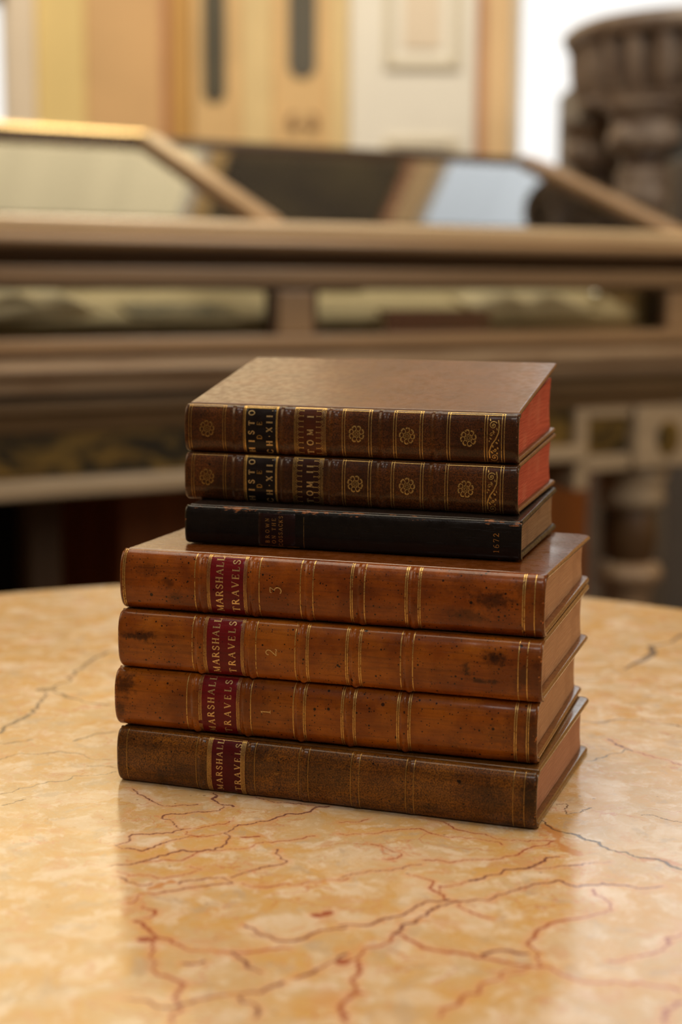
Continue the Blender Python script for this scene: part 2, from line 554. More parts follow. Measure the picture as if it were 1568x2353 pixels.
for a, b in ((T0, T0 + .03), (-.150, -.112), (.690, .728)):
    mb = MB(); slope_slab(mb, a, b, -.005, SR - .001, -.004, .020)
    mb.build('sloping_bar', M_case, case, bevel=.004)
    mb = MB(); slope_slab(mb, a - .010, a - .0003, .0, SR - .01, -.004, .008)
    mb.build('bead', M_cased, case)
for a, b in ((T0 + .03, -.160), (-.112, .680)):
    mb = MB(); slope_slab(mb, a, b, .03, SR - .01, .002, .006)
    mb.build('sloping_pane', M_glass, case)
mb = MB(); mb.box(T0, .728, SR - .012, SR + .03, ZR - .014, ZR + .0125)
mb.build('ridge_rail', M_cased, case, bevel=.004)
mb = MB(); mb.box(T0, -.13, SR - .006, SR + .024, ZR + .0127, ZR + .024)
o = mb.build('brass_strip', M_brass, case, bevel=.003)
# rear slope, closed
mb = MB()
prof_extrude(mb, [(SR + .03, ZR), (.9, ZB), (.9, ZB - .02), (SR + .03, ZR - .02)], T0, .728)
mb.build('rear_slope', M_case, case)
mb = MB(); mb.box(T0, T1, .88, .9, .9205, ZB - .021)
mb.build('rear_panel', M_case, case)
# felt screen behind the panes
mb = MB(); mb.box(T0 + .03, -.13, SR + .0, SR + .008, .9205, ZR - .016)
mb.build('felt_screen', M_olive, case)
mb = MB(); mb.box(-.12, .69, SR + .0, SR + .008, .9205, ZR - .016)
mb.build('felt_screen', M_olived, case)
mb = MB(); mb.add([(.706, .03, ZB), (.706, SR, ZR - .014), (.706, SR, ZB), (.709, .03, ZB), (.709, SR, ZR - .014), (.709, SR, ZB)],
                  [(0, 1, 2), (3, 4, 5), (0, 1, 4, 3), (1, 2, 5, 4), (2, 0, 3, 5)])
mb.build('end_pane', M_glass, case)
mb = MB(); mb.box(.742, .752, .031, .879, .9206, ZB - .021)
mb.build('end_panel', M_cased, case)
mb = MB()
prof_extrude(mb, [(.05, .9605), (.05, .965), (.42, 1.085), (.42, 1.08)], T0 + .05, .68)
mb.build('display_shelf', simple('linen_shelf', (0.55, 0.45, 0.29), 0.8, 0.05, 6), case)


def caseloc(t, s, z):
    return (P0[0] + t * math.cos(TH) - s * math.sin(TH), P0[1] + t * math.sin(TH) + s * math.cos(TH), z)


def open_book(t, s, z, rz, w, h, label, cover=None, tilt=0.32):
    o = empty('open_book', caseloc(t, s, z), TH + rz)
    o.rotation_euler = (tilt, 0, TH + rz)
    tag(o, label, 'book', 'books shown inside the display case')
    for sx in (-1, 1):
        P = []
        for i in range(13):
            k = i / 12
            x = sx * w * k
            zz = .004 + .022 * math.sin(min(1, k * 1.15) * math.pi) ** .7 * (1 - .55 * k) + .003
            P.append([(x, -h / 2, .002), (x, -h / 2, zz), (x, h / 2, zz), (x, h / 2, .002)])
        mb = MB(); mb.grid(P, close_v=True)
        mb.add(P[-1], [(0, 1, 2, 3)])
        mb.build('page_block', M_page, o)
    mb = MB(); mb.box(-w - .004, w + .004, -h / 2 - .003, h / 2 + .003, -.002, .0018)
    mb.build('cover', cover or M_marbled, o)
    return o


open_book(-.32, .27, 1.0415, .05, .15, .16, 'open book with curling white pages behind the left sloping pane')
open_book(.03, .26, 1.038, -.05, .12, .16, 'small open book just right of the sloping glazing bar')
open_book(-.48, .095, .9835, .3, .10, .09, 'open volume tilted behind the left front pane', tilt=.3)
open_book(.43, .095, .9835, -.05, .12, .09, 'wide open book behind the right front pane', tilt=.3)
mb = MB(); mb.box(-.09, .09, -.03, .03, 0, .0045)
o = mb.build('marbled_pamphlet', M_marbled); o.location = caseloc(-.245, .085, .9775); o.rotation_euler = (.314, 0, TH)
tag(o, 'grey marbled pamphlet lying behind the left front pane, beside its right stile', 'pamphlet')
rb = empty('dark_red_book', caseloc(.20, .030, .9435), TH)
tag(rb, 'closed dark red book lying behind the right front pane', 'book', 'books shown inside the display case')
mb = MB(); mb.box(-.105, .105, -.012, .018, .0, .004); mb.box(-.105, .105, -.012, .018, .032, .036); mb.box(-.105, .105, -.0125, -.0095, .0, .036)
mb.build('cover', simple('oxblood_leather', (0.13, 0.016, 0.010), 0.4), rb, bevel=.001)
mb = MB(); mb.box(-.102, .102, -.0094, .016, .0041, .0319)
mb.build('page_block', M_page, rb)
mb = MB()
mb.lathe([(.0005, 0), (.004, .0), (.0035, .004), (.009, .010), (.011, .018), (.009, .026), (.0005, .029)], n=24)
kb = mb.build('silver_weight', simple('polished_silver', (.95, .95, .92), .05, .01, metal=1.0)); kb.location = caseloc(.597, .09, .9790); kb.scale = (1.2, 1.2, 1.1)  # polished bead added to imitate a window's glint on the glass
tag(kb, 'small polished silver weight beside the wide open book', 'paperweight')

# the stone console under the case
con = case_empty('stone_console_table')
tag(con, 'beige stone console table with turned legs and dark inlaid frieze', 'console table')
mb = MB()
nose = [(-.040 - .012 * math.sin(a), .900 + .012 * math.cos(a)) for a in np.linspace(0, math.pi, 9)]
prof_extrude(mb, [(.95, .9123)] + nose + [(-.034, .8855), (-.030, .866), (.95, .866)], T0, T1 + .03)
mb.build('slab', M_stone, con, bevel=.002)
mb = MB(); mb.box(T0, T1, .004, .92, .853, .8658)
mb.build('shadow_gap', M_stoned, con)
mb = MB()
prof_extrude(mb, [(.9, .8528), (-.018, .8528), (-.018, .840), (-.004, .830), (.004, .812), (.008, .806), (.9, .806)], T0, T1 - .01)
mb.build('cove_moulding', simple('brown_cove_stone', (0.20, 0.125, 0.06), .35, .06, 9, stretch=(.7, 2, 6)), con, bevel=.001)
mb = MB(); mb.box(T0, .505, .012, .9, .7415, .8058)
mb.build('frieze_inlay', M_inlay, con)
mb = MB(); mb.box(T0, .50, -.012, .9, .713, .7413)
mb.build('lower_fillet', M_stonel, con, bevel=.006)
mb = MB(); mb.box(.482, .512, -.004, .2, .66, .8056); mb.box(.512, .610, -.004, .2, .69, .722); mb.box(.512, .610, -.004, .2, .787, .8056)
mb.box(.512, .61, .02, .2, .722, .787)
mb.build('bracket', M_stonel, con, bevel=.005)
mb = MB(); mb.box(.516, .604, .004, .0198, .724, .785)
mb.build('square_inlay', M_inlay, con, bevel=.002)
for tl in (-.66, .69):
    mb = MB(); mb.box(tl - .075, tl + .068, -.012, .2, .69, .8056)
    lb = mb.build('leg_block', M_stonel, con, bevel=.008)
    mb = MB()
    n = 24
    el = [(tl + .026 * math.cos(2 * math.pi * k / n), .746 + .032 * math.sin(2 * math.pi * k / n)) for k in range(n)]
    vs = [(x, -.016, z) for x, z in el] + [(x, -.0122, z) for x, z in el]
    mb.add(vs, [tuple(range(n)), tuple(range(2 * n - 1, n - 1, -1))] + [(i, (i + 1) % n, n + (i + 1) % n, n + i) for i in range(n)])
    mb.build('medallion', M_inlay, lb)
    leg = MB()
    leg.lathe([(.062, .6895), (.066, .680), (.068, .668), (.060, .655), (.058, .640), (.063, .630), (.060, .615), (.045, .606)], tl, .08, 32)
    leg.build('leg_capital', M_stonel, con)
    leg = MB()
    leg.lathe([(.042, .6058), (.047, .58), (.050, .55), (.046, .52), (.040, .504)], tl, .08, 32)
    leg.build('leg_shaft', M_stoned, con)
    leg = MB()
    leg.lathe([(.040, .5038), (.055, .500), (.062, .488), (.062, .476), (.052, .462), (.040, .450), (.036, .420), (.042, .30), (.050, .16), (.07, .1), (.08, .0)], tl, .08, 32)
    leg.build('leg', M_stone, con)
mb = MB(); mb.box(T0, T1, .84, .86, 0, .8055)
mb.build('back_panel', simple('black_recess_panel', (0.006, 0.004, 0.003), .6), con)  # added near-black sheet, its colour stands for the dark under the console
ch = case_empty('wooden_chest')
tag(ch, 'orange-brown wooden chest pushed under the stone console', 'chest')
M_chest = simple('orange_brown_chest_wood', (0.34, 0.10, 0.015), .4, .1, 5, stretch=(4, 4, .5))
mb = MB(); mb.box(-.205, .875, .42, .8, .02, .655)
mb.build('body', M_chest, ch, bevel=.006)
mb = MB(); mb.box(-.215, .885, .40, .81, .6552, .68)
mb.build('lid', M_chest, ch, bevel=.006)
mb = MB(); mb.box(-.419, -.359, .30, .36, 0, .7055)
o = mb.build('wooden_post', simple('dark_brown_post', (0.09, 0.045, 0.018), .45, .1, 5, stretch=(5, 5, .5)), bevel=.006)
o.location = (P0[0], P0[1], 0); o.rotation_euler = (0, 0, TH)
tag(o, 'dark brown square post under the left end of the console', 'post')

# carved marble pillar at the right, dark pedestal and grey block behind it
M_pill = simple('grey_brown_carved_marble', (0.25, 0.195, 0.155), .4, .12, 14, col2=(0.10, 0.066, 0.048))
M_pilld = simple('dark_veined_marble', (0.07, 0.042, 0.028), .35, .12, 14)
pl = empty('carved_marble_stand', (0.828, 3.62, -0.0))
tag(pl, 'carved grey-brown marble stand with a fluted round top on columns at the right', 'stand')
mb = MB()
mb.lathe([(.30, 1.5930), (.318, 1.5850), (.335, 1.5690), (.332, 1.5570), (.326, 1.5450)], n=64)
mb.build('abacus', M_pill, pl)
mb = MB()
P = []
nf = 28
for r0, z in ((.320, 1.5448), (.318, 1.5100), (.316, 1.4750), (.306, 1.4430), (.296, 1.4270)):
    P.append([])
    for k in range(nf * 8):
        a = 2 * math.pi * k / (nf * 8)
        fl = abs(math.sin(a * nf / 2)) ** .6
        r = r0 * (1 - .13 * (1 - fl))
        P[-1].append((r * math.cos(a), r * math.sin(a), z))
mb.grid(P, close_v=True)
mb.add(P[0], [tuple(range(len(P[0])))]); mb.add(P[-1], [tuple(range(len(P[0])))])
mb.build('fluted_capital', M_pill, pl)
mb = MB()
mb.lathe([(.300, 1.4268), (.300, 1.4130), (.290, 1.4050)], n=48)
mb.build('apron', M_pill, pl)
for cx, cy in ((-.185, -.20), (.215, -.20), (-.215, .26), (.215, .20)):
    k = .9 if cx < 0 else 1
    mb = MB()
    mb.lathe([(.088, 1.4048), (.090, 1.3900), (.074, 1.3800), (.070, 1.3550), (.078, 1.3350), (.080, 1.3150), (.060, 1.3000), (.052, 1.2930)], cx, cy, 32)
    cpt = mb.build('column_capital', M_pill, pl)
    for q in range(4):
        a = math.pi / 4 + q * math.pi / 2
        vx, vy = cx + .066 * math.cos(a), cy + .066 * math.sin(a)
        mb = MB()
        mb.lathe([(.001, 1.3070), (.016, 1.3100), (.024, 1.3250), (.022, 1.3450), (.012, 1.3570), (.001, 1.3600)], vx, vy, 16)
        mb.build('volute', M_pill, cpt)
    mb = MB()
    mb.lathe([(.048, 1.2928), (.050, 1.2830), (.046, 1.2700)], cx, cy, 32)
    mb.build('dark_ring', M_pilld, pl)
    mb = MB()
    mb.lathe([(.046, 1.2698), (.056, 1.2620), (.058, 1.2450), (.054, 1.2330), (.059, 1.2170), (.060, 1.2000), (.054, 1.1870), (.046, 1.1750), (.040, 1.1550), (.042, 1.1150), (.040, .9), (.040, .4), (.06, .2), (.07, 0)], cx, cy, 32)
    mb.build('column', M_pill, pl)
mb = MB(); mb.box(.735, 1.35, 5.0, 5.5, 0, 1.655)
tag(mb.build('dark_green_pedestal', simple('black_green_marble', (0.006, 0.012, 0.009), .3, .1, 6), bevel=.008),
    'black-green marble pedestal seen between the bright window and the carved stand', 'pedestal')
mb = MB(); mb.box(.90, 1.6, 4.3, 4.9, 0, 1.36)
tag(mb.build('grey_stone_block', simple('dark_grey_stone', (0.105, 0.085, 0.07), .5, .06, 5), bevel=.01),
    'tall dark grey stone block behind the carved stand at the right edge', 'stone block')
# ------------------------------------------------------------------ marble table
VEINS = [
    ('p', 0.5, [(-101,737),(-98,730),(-91,721),(-86,714),(-82,711),(-73,713),(-67,714)]),
    ('p', 0.9, [(-61,731),(-59,726),(-61,722),(-56,714),(-50,711)]),
    ('p', 0.6, [(-56,714),(-56,705),(-63,703),(-75,700),(-81,699),(-82,694),(-76,688),(-71,680),(-75,675),(-93,673)]),
    ('p', 0.6, [(-93,672),(-93,668),(-99,659),(-95,655),(-91,655),(-86,652),(-81,658),(-73,666),(-67,671)]),
    ('p', 0.7, [(-98,634),(-90,636),(-83,641),(-78,646),(-72,651),(-65,652),(-59,653),(-54,654),(-50,664),(-49,670),(-52,675),(-48,680),(-46,686),(-39,688),(-32,692),(-25,701),(-16,703),(-11,711),(-5,712)]),
    ('p', 0.4, [(-41,726),(-34,720),(-23,716),(-16,714),(-8,711)]),
    ('r', 0.5, [(-69,677),(-69,673),(-63,670),(-55,673),(-50,675)]),
    ('r', 0.4, [(-71,680),(-64,681),(-58,685),(-49,691)]),
    ('r', 0.5, [(-85,639),(-78,640),(-69,641),(-64,646),(-59,653),(-51,653),(-38,658),(-30,663),(-22,666),(-11,672)]),
    ('r', 0.5, [(-63,634),(-58,631),(-63,626),(-72,621),(-85,624),(-93,629)]),
    ('p', 0.6, [(-92,622),(-88,617),(-82,613),(-77,615)]),
    ('p', 0.6, [(-73,605),(-66,608),(-58,612),(-44,616),(-46,619),(-49,622),(-56,620),(-62,619),(-66,615)]),
    ('p', 0.6, [(-45,622),(-41,626),(-36,631),(-30,635),(-24,638),(-22,641),(-26,648),(-27,655)]),
    ('r', 0.5, [(-40,616),(-34,612),(-25,614),(-14,617),(-2,620),(4,622)]),
    ('r', 0.5, [(-84,594),(-80,604),(-70,606)]),
    ('r', 0.8, [(-79,577),(-72,583),(-76,589),(-78,591)]),
    ('r', 1, [(-79,577),(-75,571),(-70,564),(-70,557),(-69,544),(-67,534),(-64,529),(-59,526),(-56,516),(-55,507),(-56,496),(-57,492)]),
    ('r', 0.7, [(-70,564),(-62,557),(-55,550),(-47,551),(-39,549),(-32,549),(-25,552),(-18,552)]),
    ('p', 0.9, [(-39,549),(-36,543),(-33,536),(-28,532)]),
    ('p', 0.9, [(-36,573),(-31,566),(-24,560),(-17,559),(-12,563),(-7,569),(3,572)]),
    ('p', 0.9, [(-20,524),(-25,519),(-32,516),(-39,514),(-49,510),(-55,505),(-57,504),(-66,509),(-74,510)]),
    ('p', 0.8, [(-34,512),(-29,507),(-27,501),(-28,496)]),
    ('p', 0.8, [(-57,539),(-51,539),(-49,541)]),
    ('p', 0.8, [(-16,527),(-10,531),(-6,536),(0,544),(3,548)]),
    ('r', 2.4, [(-10,584),(-7,583),(-4,586)]),
    ('r', 3, [(-75,560),(-71,560)]),
    ('o', 2.4, [(-77,610),(-73,614),(-69,617)]),
    ('o', 1, [(-67,670),(-63,671),(-61,672)]),
    ('r', 1, [(-44,670),(-40,670),(-36,671)]),
    ('r', 0.5, [(40,696),(45,693),(52,682),(63,676),(70,669),(82,667),(95,667)]),
    ('r', 0.5, [(0,675),(12,675),(23,679),(33,682),(39,679),(47,672),(59,670),(72,662)]),
    ('r', 0.5, [(0,690),(10,691),(14,695)]),
    ('p', 0.5, [(0,621),(7,627),(18,631),(27,633),(30,637),(35,638)]),
    ('r', 0.5, [(14,662),(27,650),(25,645),(19,645)]),
    ('r', 0.6, [(36,643),(49,641),(60,644),(72,648),(85,660),(96,667)]),
    ('p', 1, [(54,620),(62,626),(70,633),(79,634),(84,639),(91,647),(95,648)]),
    ('p', 0.5, [(83,634),(89,634),(99,638),(108,641),(116,642)]),
    ('p', 0.9, [(0,573),(8,574),(17,580),(26,585),(35,598),(44,600)]),
    ('p', 0.8, [(21,566),(27,576),(35,587),(44,596),(53,599),(64,605),(74,612),(81,617),(91,621),(97,614),(109,618),(119,615),(133,615)]),
    ('r', 0.7, [(29,626),(38,620),(37,612),(40,607),(42,600),(49,598),(47,593),(52,587),(60,581)]),
    ('r', 0.6, [(53,619),(46,614),(41,614),(41,607)]),
    ('r', 1, [(0,540),(7,544),(12,554),(21,566),(25,564),(31,554),(39,550),(50,546),(61,542),(70,538),(80,531),(93,525),(111,523),(120,519)]),
    ('r', 0.9, [(104,611),(107,601),(108,590),(101,586),(91,581),(80,574),(75,567),(71,557),(74,549),(74,538)]),
    ('r', 0.9, [(70,538),(60,534),(50,522),(43,513),(35,504),(34,498)]),
    ('r', 1.2, [(7,541),(5,524),(4,512),(3,499),(3,493)]),
    ('r', 1, [(4,516),(9,516)]),
    ('p', 1.3, [(53,547),(60,552),(66,549),(70,549)]),
    ('r', 1, [(131,567),(124,563),(120,553)]),
    ('r', 0.7, [(99,543),(109,547),(121,553)]),
    ('r', 1.2, [(110,494),(111,504),(119,510)]),
    ('k', 1.1, [(93,694),(97,682),(103,677),(109,670),(115,663),(119,656),(125,654),(131,647),(138,644),(145,634)]),
    ('o', 3.2, [(94,687),(98,677),(97,664),(99,657),(104,651)]),
    ('o', 3, [(132,645),(139,645),(146,639)]),
    ('r', 3, [(0,540),(3,542)]),
    ('g', 1, [(-186,829),(-184,847),(-179,862),(-177,869),(-176,884),(-176,907),(-177,920),(-174,933),(-171,952),(-167,961),(-167,971),(-165,989),(-160,1007),(-155,1020)]),
    ('g', 0.9, [(-173,918),(-163,905),(-151,895),(-135,889)]),
    ('g', 3, [(-181,922),(-174,924)]),
    ('k', 0.5, [(-176,782),(-171,789),(-167,794),(-163,792),(-154,794),(-148,797),(-138,794),(-132,788),(-117,783)]),
    ('g', 0.4, [(-164,727),(-158,731),(-151,738),(-145,746),(-139,747),(-133,756),(-123,757),(-113,763)]),
    ('g', 0.6, [(-182,811),(-172,814),(-166,818)]),
    ('g', 0.8, [(-143,816),(-135,827),(-123,834)]),
    ('k', 0.4, [(-129,772),(-120,772),(-113,769)]),
    ('g', 0.4, [(-159,711),(-154,717),(-150,720)]),
    ('g', 0.5, [(128,785),(134,790),(143,798),(152,806),(155,803)]),
    ('g', 0.6, [(138,860),(152,860),(165,863),(174,860),(182,855),(191,848)]),
    ('p', 1, [(146,824),(148,818),(151,811),(155,806)]),
    ('r', 0.6, [(155,802),(164,794),(171,787),(176,779)]),
    ('k', 0.4, [(103,717),(108,717),(106,708),(106,702),(113,705),(114,708),(119,712)]),
    ('k', 0.4, [(141,702),(145,702),(149,698),(153,695),(158,692)]),
    ('g', 2, [(241,1080),(222,1052),(211,1032),(193,997),(183,980)]),
]



def wiggle(P, lev=4, amp=0.13):
    P = [np.array(p, float) for p in P]
    for l in range(lev):
        Q = [P[0]]
        for a, b in zip(P[:-1], P[1:]):
            d = b - a
            m = (a + b) / 2 + np.array([-d[1], d[0]]) * rng.normal(0, amp)
            Q += [m, b]
        P = Q
    return np.array(P)


TCX, TCY, TR = -0.0401, 0.7957, 0.4815


def marble_table():
    top = TABLE_Z
    # sample lines: fine where the stone is near, coarse elsewhere
    def axis(segs):
        a = []
        for x0, x1, st in segs: a += list(np.arange(x0, x1, st))
        return np.array(a + [segs[-1][1]])
    xs = axis([(-490, -240, 10), (-240, -190, 1.2), (-190, 190, .62), (190, 290, 1.2), (290, 490, 10)]) + 0.0
    xs = np.array([x for x in xs])
    ys = axis([(300, 480, 10), (480, 500, 1), (500, 800, .62), (800, 960, 1.0), (960, 1290, 1.7)])
    X, Y = np.meshgrid(xs, ys, indexing='ij')
    cx, cy, R = TCX * 1000, TCY * 1000, TR * 1000 - 5
    dx, dy = X - cx, Y - cy
    rr = np.hypot(dx, dy)
    outm = rr > R
    k = np.where(outm, R / np.maximum(rr, 1), 1)
    X, Y = cx + dx * k, cy + dy * k
    nx, ny = X.shape
    cls = {c: np.full(X.shape, 99.0, np.float32) for c in 'rpkgo'}
    for c, w, P in VEINS:
        Q = wiggle(P, 4 if c != 'g' else 3, .12 if c != 'o' else .05)
        ww = (w * 1.7 if c == 'g' else w * 1.12) * (1 + .55 * np.sin(np.linspace(0, 9, len(Q)) + rng.uniform(0, 6)) * rng.uniform(.4, 1))
        for i in range(len(Q) - 1):
            a, b = Q[i], Q[i + 1]
            m = 5 + w * 2
            x0, x1 = min(a[0], b[0]) - m, max(a[0], b[0]) + m
            y0, y1 = min(a[1], b[1]) - m, max(a[1], b[1]) + m
            i0, i1 = np.searchsorted(xs, [x0, x1])
            j0, j1 = np.searchsorted(ys, [y0, y1])
            if i1 <= i0 or j1 <= j0: continue
            sx, sy = X[i0:i1, j0:j1], Y[i0:i1, j0:j1]
            d = b - a
            L2 = max(d @ d, 1e-6)
            tt = np.clip(((sx - a[0]) * d[0] + (sy - a[1]) * d[1]) / L2, 0, 1)
            ds = np.hypot(sx - a[0] - tt * d[0], sy - a[1] - tt * d[1]) - ww[i] * .5
            cls[c][i0:i1, j0:j1] = np.minimum(cls[c][i0:i1, j0:j1], ds)
    co = np.stack([X / 1000 - TCX, Y / 1000 - TCY, np.zeros_like(X)], -1).reshape(-1, 3).astype(np.float32)
    idx = np.arange(nx * ny).reshape(nx, ny)
    om = outm
    keep = ~(om[:-1, :-1] & om[1:, :-1] & om[1:, 1:] & om[:-1, 1:])
    F = np.stack([idx[:-1, :-1], idx[1:, :-1], idx[1:, 1:], idx[:-1, 1:]], -1)[keep]
    me = bpy.data.meshes.new('tabletop')
    # rim ring, rounded edge and underside
    n = 180
    prof = [(R / 1000, 0.0), (R / 1000 + .002, -.0003), (R / 1000 + .004, -.0015), (R / 1000 + .005, -.004), (R / 1000 + .005, -.026), (R / 1000 + .002, -.030), (.05, -.030)]
    rv = [(r * math.cos(2 * math.pi * q / n), r * math.sin(2 * math.pi * q / n), z) for r, z in prof for q in range(n)]
    b = len(co)
    rf = []
    for i in range(len(prof) - 1):
        for q in range(n):
            rf.append((b + i * n + q, b + (i + 1) * n + q, b + (i + 1) * n + (q + 1) % n, b + i * n + (q + 1) % n))
    co = np.concatenate([co, np.array(rv, np.float32)])
    F = np.concatenate([F, np.array(rf)])
    me.vertices.add(len(co))
    me.vertices.foreach_set('co', co.ravel())
    me.loops.add(len(F) * 4)
    me.loops.foreach_set('vertex_index', F.ravel().astype(np.int32))
    me.polygons.add(len(F))
    me.polygons.foreach_set('loop_start', np.arange(0, len(F) * 4, 4, dtype=np.int32))
    me.update(calc_edges=True)
    me.polygons.foreach_set('use_smooth', np.ones(len(F), bool))
    for c, nm in zip('rpkgo', ('vein_red', 'vein_purple', 'vein_black', 'vein_grey', 'vein_orange')):
        at = me.attributes.new(nm, 'FLOAT', 'POINT')
        arr = np.full(len(co), 99.0, np.float32)
        arr[:nx * ny] = cls[c].ravel()
        at.data.foreach_set('value', arr)
    return me


def marble_material():
    t = NT('yellow_siena_marble')
    v = t.coords()
    at = lambda nm: t.n('Attribute', None, attribute_name=nm).outputs['Fac']
    wn_ = t.n('TexNoise', {'Vector': v, 'Scale': .03, 'Detail': 5, 'Roughness': .6}).outputs['Color']
    warp = t.n('VectorMath', {0: wn_, 1: (48, 48, 48)}, operation='MULTIPLY').outputs[0]
    vw = t.n('VectorMath', {0: v, 1: warp}, operation='ADD').outputs[0]
    vs = t.scaled(vw, (1.0, 1.0, 1.0))
    n1 = t.noise(vs, .035, 6, .68)
    n2 = t.noise(vs, .075, 5, .66)
    n3 = t.noise(vs, .33, 4, .6)
    ochre, pale, cream, peach, grey = (0.57, 0.335, 0.110), (0.55, 0.385, 0.205), (0.73, 0.60, 0.46), (0.56, 0.30, 0.145), (0.43, 0.33, 0.235)
    col = t.mix(t.rng(n1, .38, .62), pale, ochre)
    # rounded clasts: lighter bodies with ochre seams
    vo = t.vor(t.scaled(vw, (.9, 1.1, 1)), .045, 'SMOOTH_F1')
    cd = vo.outputs['Distance']
    vc = t.n('SeparateColor', {0: t.vor(t.scaled(vw, (.9, 1.1, 1)), .045).outputs['Color']})
    sel = t.rng(vc.outputs[0], .45, .75)
    body = t.math('MULTIPLY', t.rng(cd, .50, .28), sel)
    col = t.mix(t.math('MULTIPLY', body, .45), col, cream)
    col = t.mix(t.math('MULTIPLY', t.rng(n2, .48, .68), .72), col, cream)
    col = t.mix(t.math('MULTIPLY', t.rng(n2, .46, .32), .4), col, ochre)
    n4 = t.noise(t.scaled(v, (1, 1, 1), (310, 70, 0)), .05, 5, .65, .5)
    col = t.mix(t.math('MULTIPLY', t.rng(n4, .55, .66), .55), col, peach)
    col = t.mix(t.math('MULTIPLY', t.rng(n4, .44, .34), .5), col, grey)
    col = t.mix(t.math('MULTIPLY', t.rng(n3, .52, .72), .28), col, cream)
    fine = t.noise(v, 1.4, 3, .7)
    col = t.mix(t.math('MULTIPLY', t.rng(fine, .56, .72), .16), col, peach)
    # hairline network
    e1 = t.vor(t.scaled(vw, (.75, 1.2, 1), (11, 5, 0)), .024, 'DISTANCE_TO_EDGE').outputs['Distance']
    m1 = t.math('MULTIPLY', t.rng(e1, .020, .002), t.rng(t.noise(v, .02, 3, .6, .0), .46, .62))
    col = t.mix(t.math('MULTIPLY', m1, .7), col, (0.48, 0.17, 0.08))
    e2 = t.vor(t.scaled(vw, (.6, 1.3, 1), (71, 35, 0)), .07, 'DISTANCE_TO_EDGE').outputs['Distance']
    m2 = t.math('MULTIPLY', t.rng(e2, .028, .004), t.rng(t.noise(t.scaled(v, (1, 1, 1), (90, 0, 0)), .025, 3, .6), .50, .62))
    col = t.mix(t.math('MULTIPLY', m2, .62), col, (0.55, 0.22, 0.10))
    # wide glaze of purple and orange staining beside the traced veins
    jit = t.math('MULTIPLY', t.math('SUBTRACT', t.noise(v, .9, 4, .7), .5), 1.5)
    jit2 = t.math('MULTIPLY', t.math('SUBTRACT', t.noise(v, .25, 4, .7), .5), 5.0)
    dr, dp, dk, dg, do = (at('vein_' + k) for k in ('red', 'purple', 'black', 'grey', 'orange'))
    halo = t.rng(t.math('ADD', t.math('MINIMUM', dr, dp), jit2), 4.0, -.5)
    col = t.mix(t.math('MULTIPLY', halo, .42), col, (0.66, 0.30, 0.14))
    o_ = t.rng(t.math('ADD', do, jit2), 1.0, -.6)
    col = t.mix(t.math('MULTIPLY', o_, .8), col, (0.50, 0.20, 0.05))
    for d, c, w in ((dr, (0.32, 0.085, 0.040), .92), (dp, (0.15, 0.055, 0.045), .95), (dg, (0.17, 0.115, 0.07), .95), (dk, (0.09, 0.05, 0.025), .95)):
        m = t.rng(t.math('ADD', t.math('ADD', d, jit), t.math('MULTIPLY', jit2, .16)), .40, -.25)
        fade = t.rng(t.noise(v, .045, 3, .6), .28, .45, .5, 1.0)
        col = t.mix(t.math('MULTIPLY', t.math('MULTIPLY', m, fade), w), col, c)
    # crumbs of dark ore gathered in clouds
    cr = t.math('MULTIPLY', t.rng(t.noise(t.scaled(v, (1, 1, 1), (50, 220, 0)), .55, 5, .75), .60, .67), t.rng(t.noise(t.scaled(v, (1, 1, 1), (15, 130, 0)), .022, 3, .6), .52, .64))
    col = t.mix(t.math('MULTIPLY', cr, .6), col, (0.26, 0.12, 0.05))
    # pits
    pv = t.vor(v, .16)
    ps = t.n('SeparateColor', {0: pv.outputs['Color']})
    pit = t.rng(t.math('SUBTRACT', t.math('MULTIPLY', t.rng(ps.outputs[0], .80, 1), .14), pv.outputs['Distance']), 0, .03)
    col = t.mix(t.math('MULTIPLY', pit, .6), col, (0.2, 0.1, 0.05))
    rg = t.rng(t.noise(v, .06, 5, .7), .3, .7, .11, .22)
    sc = t.rng(t.noise(t.scaled(v, (.25, 2.0, 1)), 1.0, 3, .6), .6, .68)
    h = t.math('SUBTRACT', t.math('MULTIPLY', t.noise(v, .03, 2), 1.2), t.math('ADD', t.math('MULTIPLY', m, .5), t.math('MULTIPLY', sc, .03)))
    return t.pbsdf(col, rg, t.bump(h, .12, .0004), spec=.5)


M_marble = marble_material()
tb = empty('marble_table', (TCX, TCY, 0))
tag(tb, 'round table with polished yellow marble top and brown veins under the stack of books', 'table')
me = marble_table()
me.materials.append(M_marble)
tt = bpy.data.objects.new('tabletop', me)
COL.objects.link(tt)
tt.parent = tb
tt.location = (0, 0, TABLE_Z)
mb = MB()
mb.lathe([(.16, TABLE_Z - .0302), (.15, .72), (.09, .69), (.07, .64), (.085, .60), (.10, .50), (.085, .36), (.06, .28), (.07, .22), (.16, .16), (.22, .10), (.24, .04), (.24, 0)], n=64)
mb.build('pedestal', M_pill, tb)
# ------------------------------------------------------------------ lettering (stroke capitals with serifs)
TK, TN = .17, .075


def arc(cx, cy, rx, ry, a0, a1, n=12):
    return [(cx + rx * math.cos(math.radians(a0 + (a1 - a0) * i / n)), cy + ry * math.sin(math.radians(a0 + (a1 - a0) * i / n))) for i in range(n + 1)]


def sf(x, y, w=.15):
    return ([(x - w, y), (x + w, y)], TN)


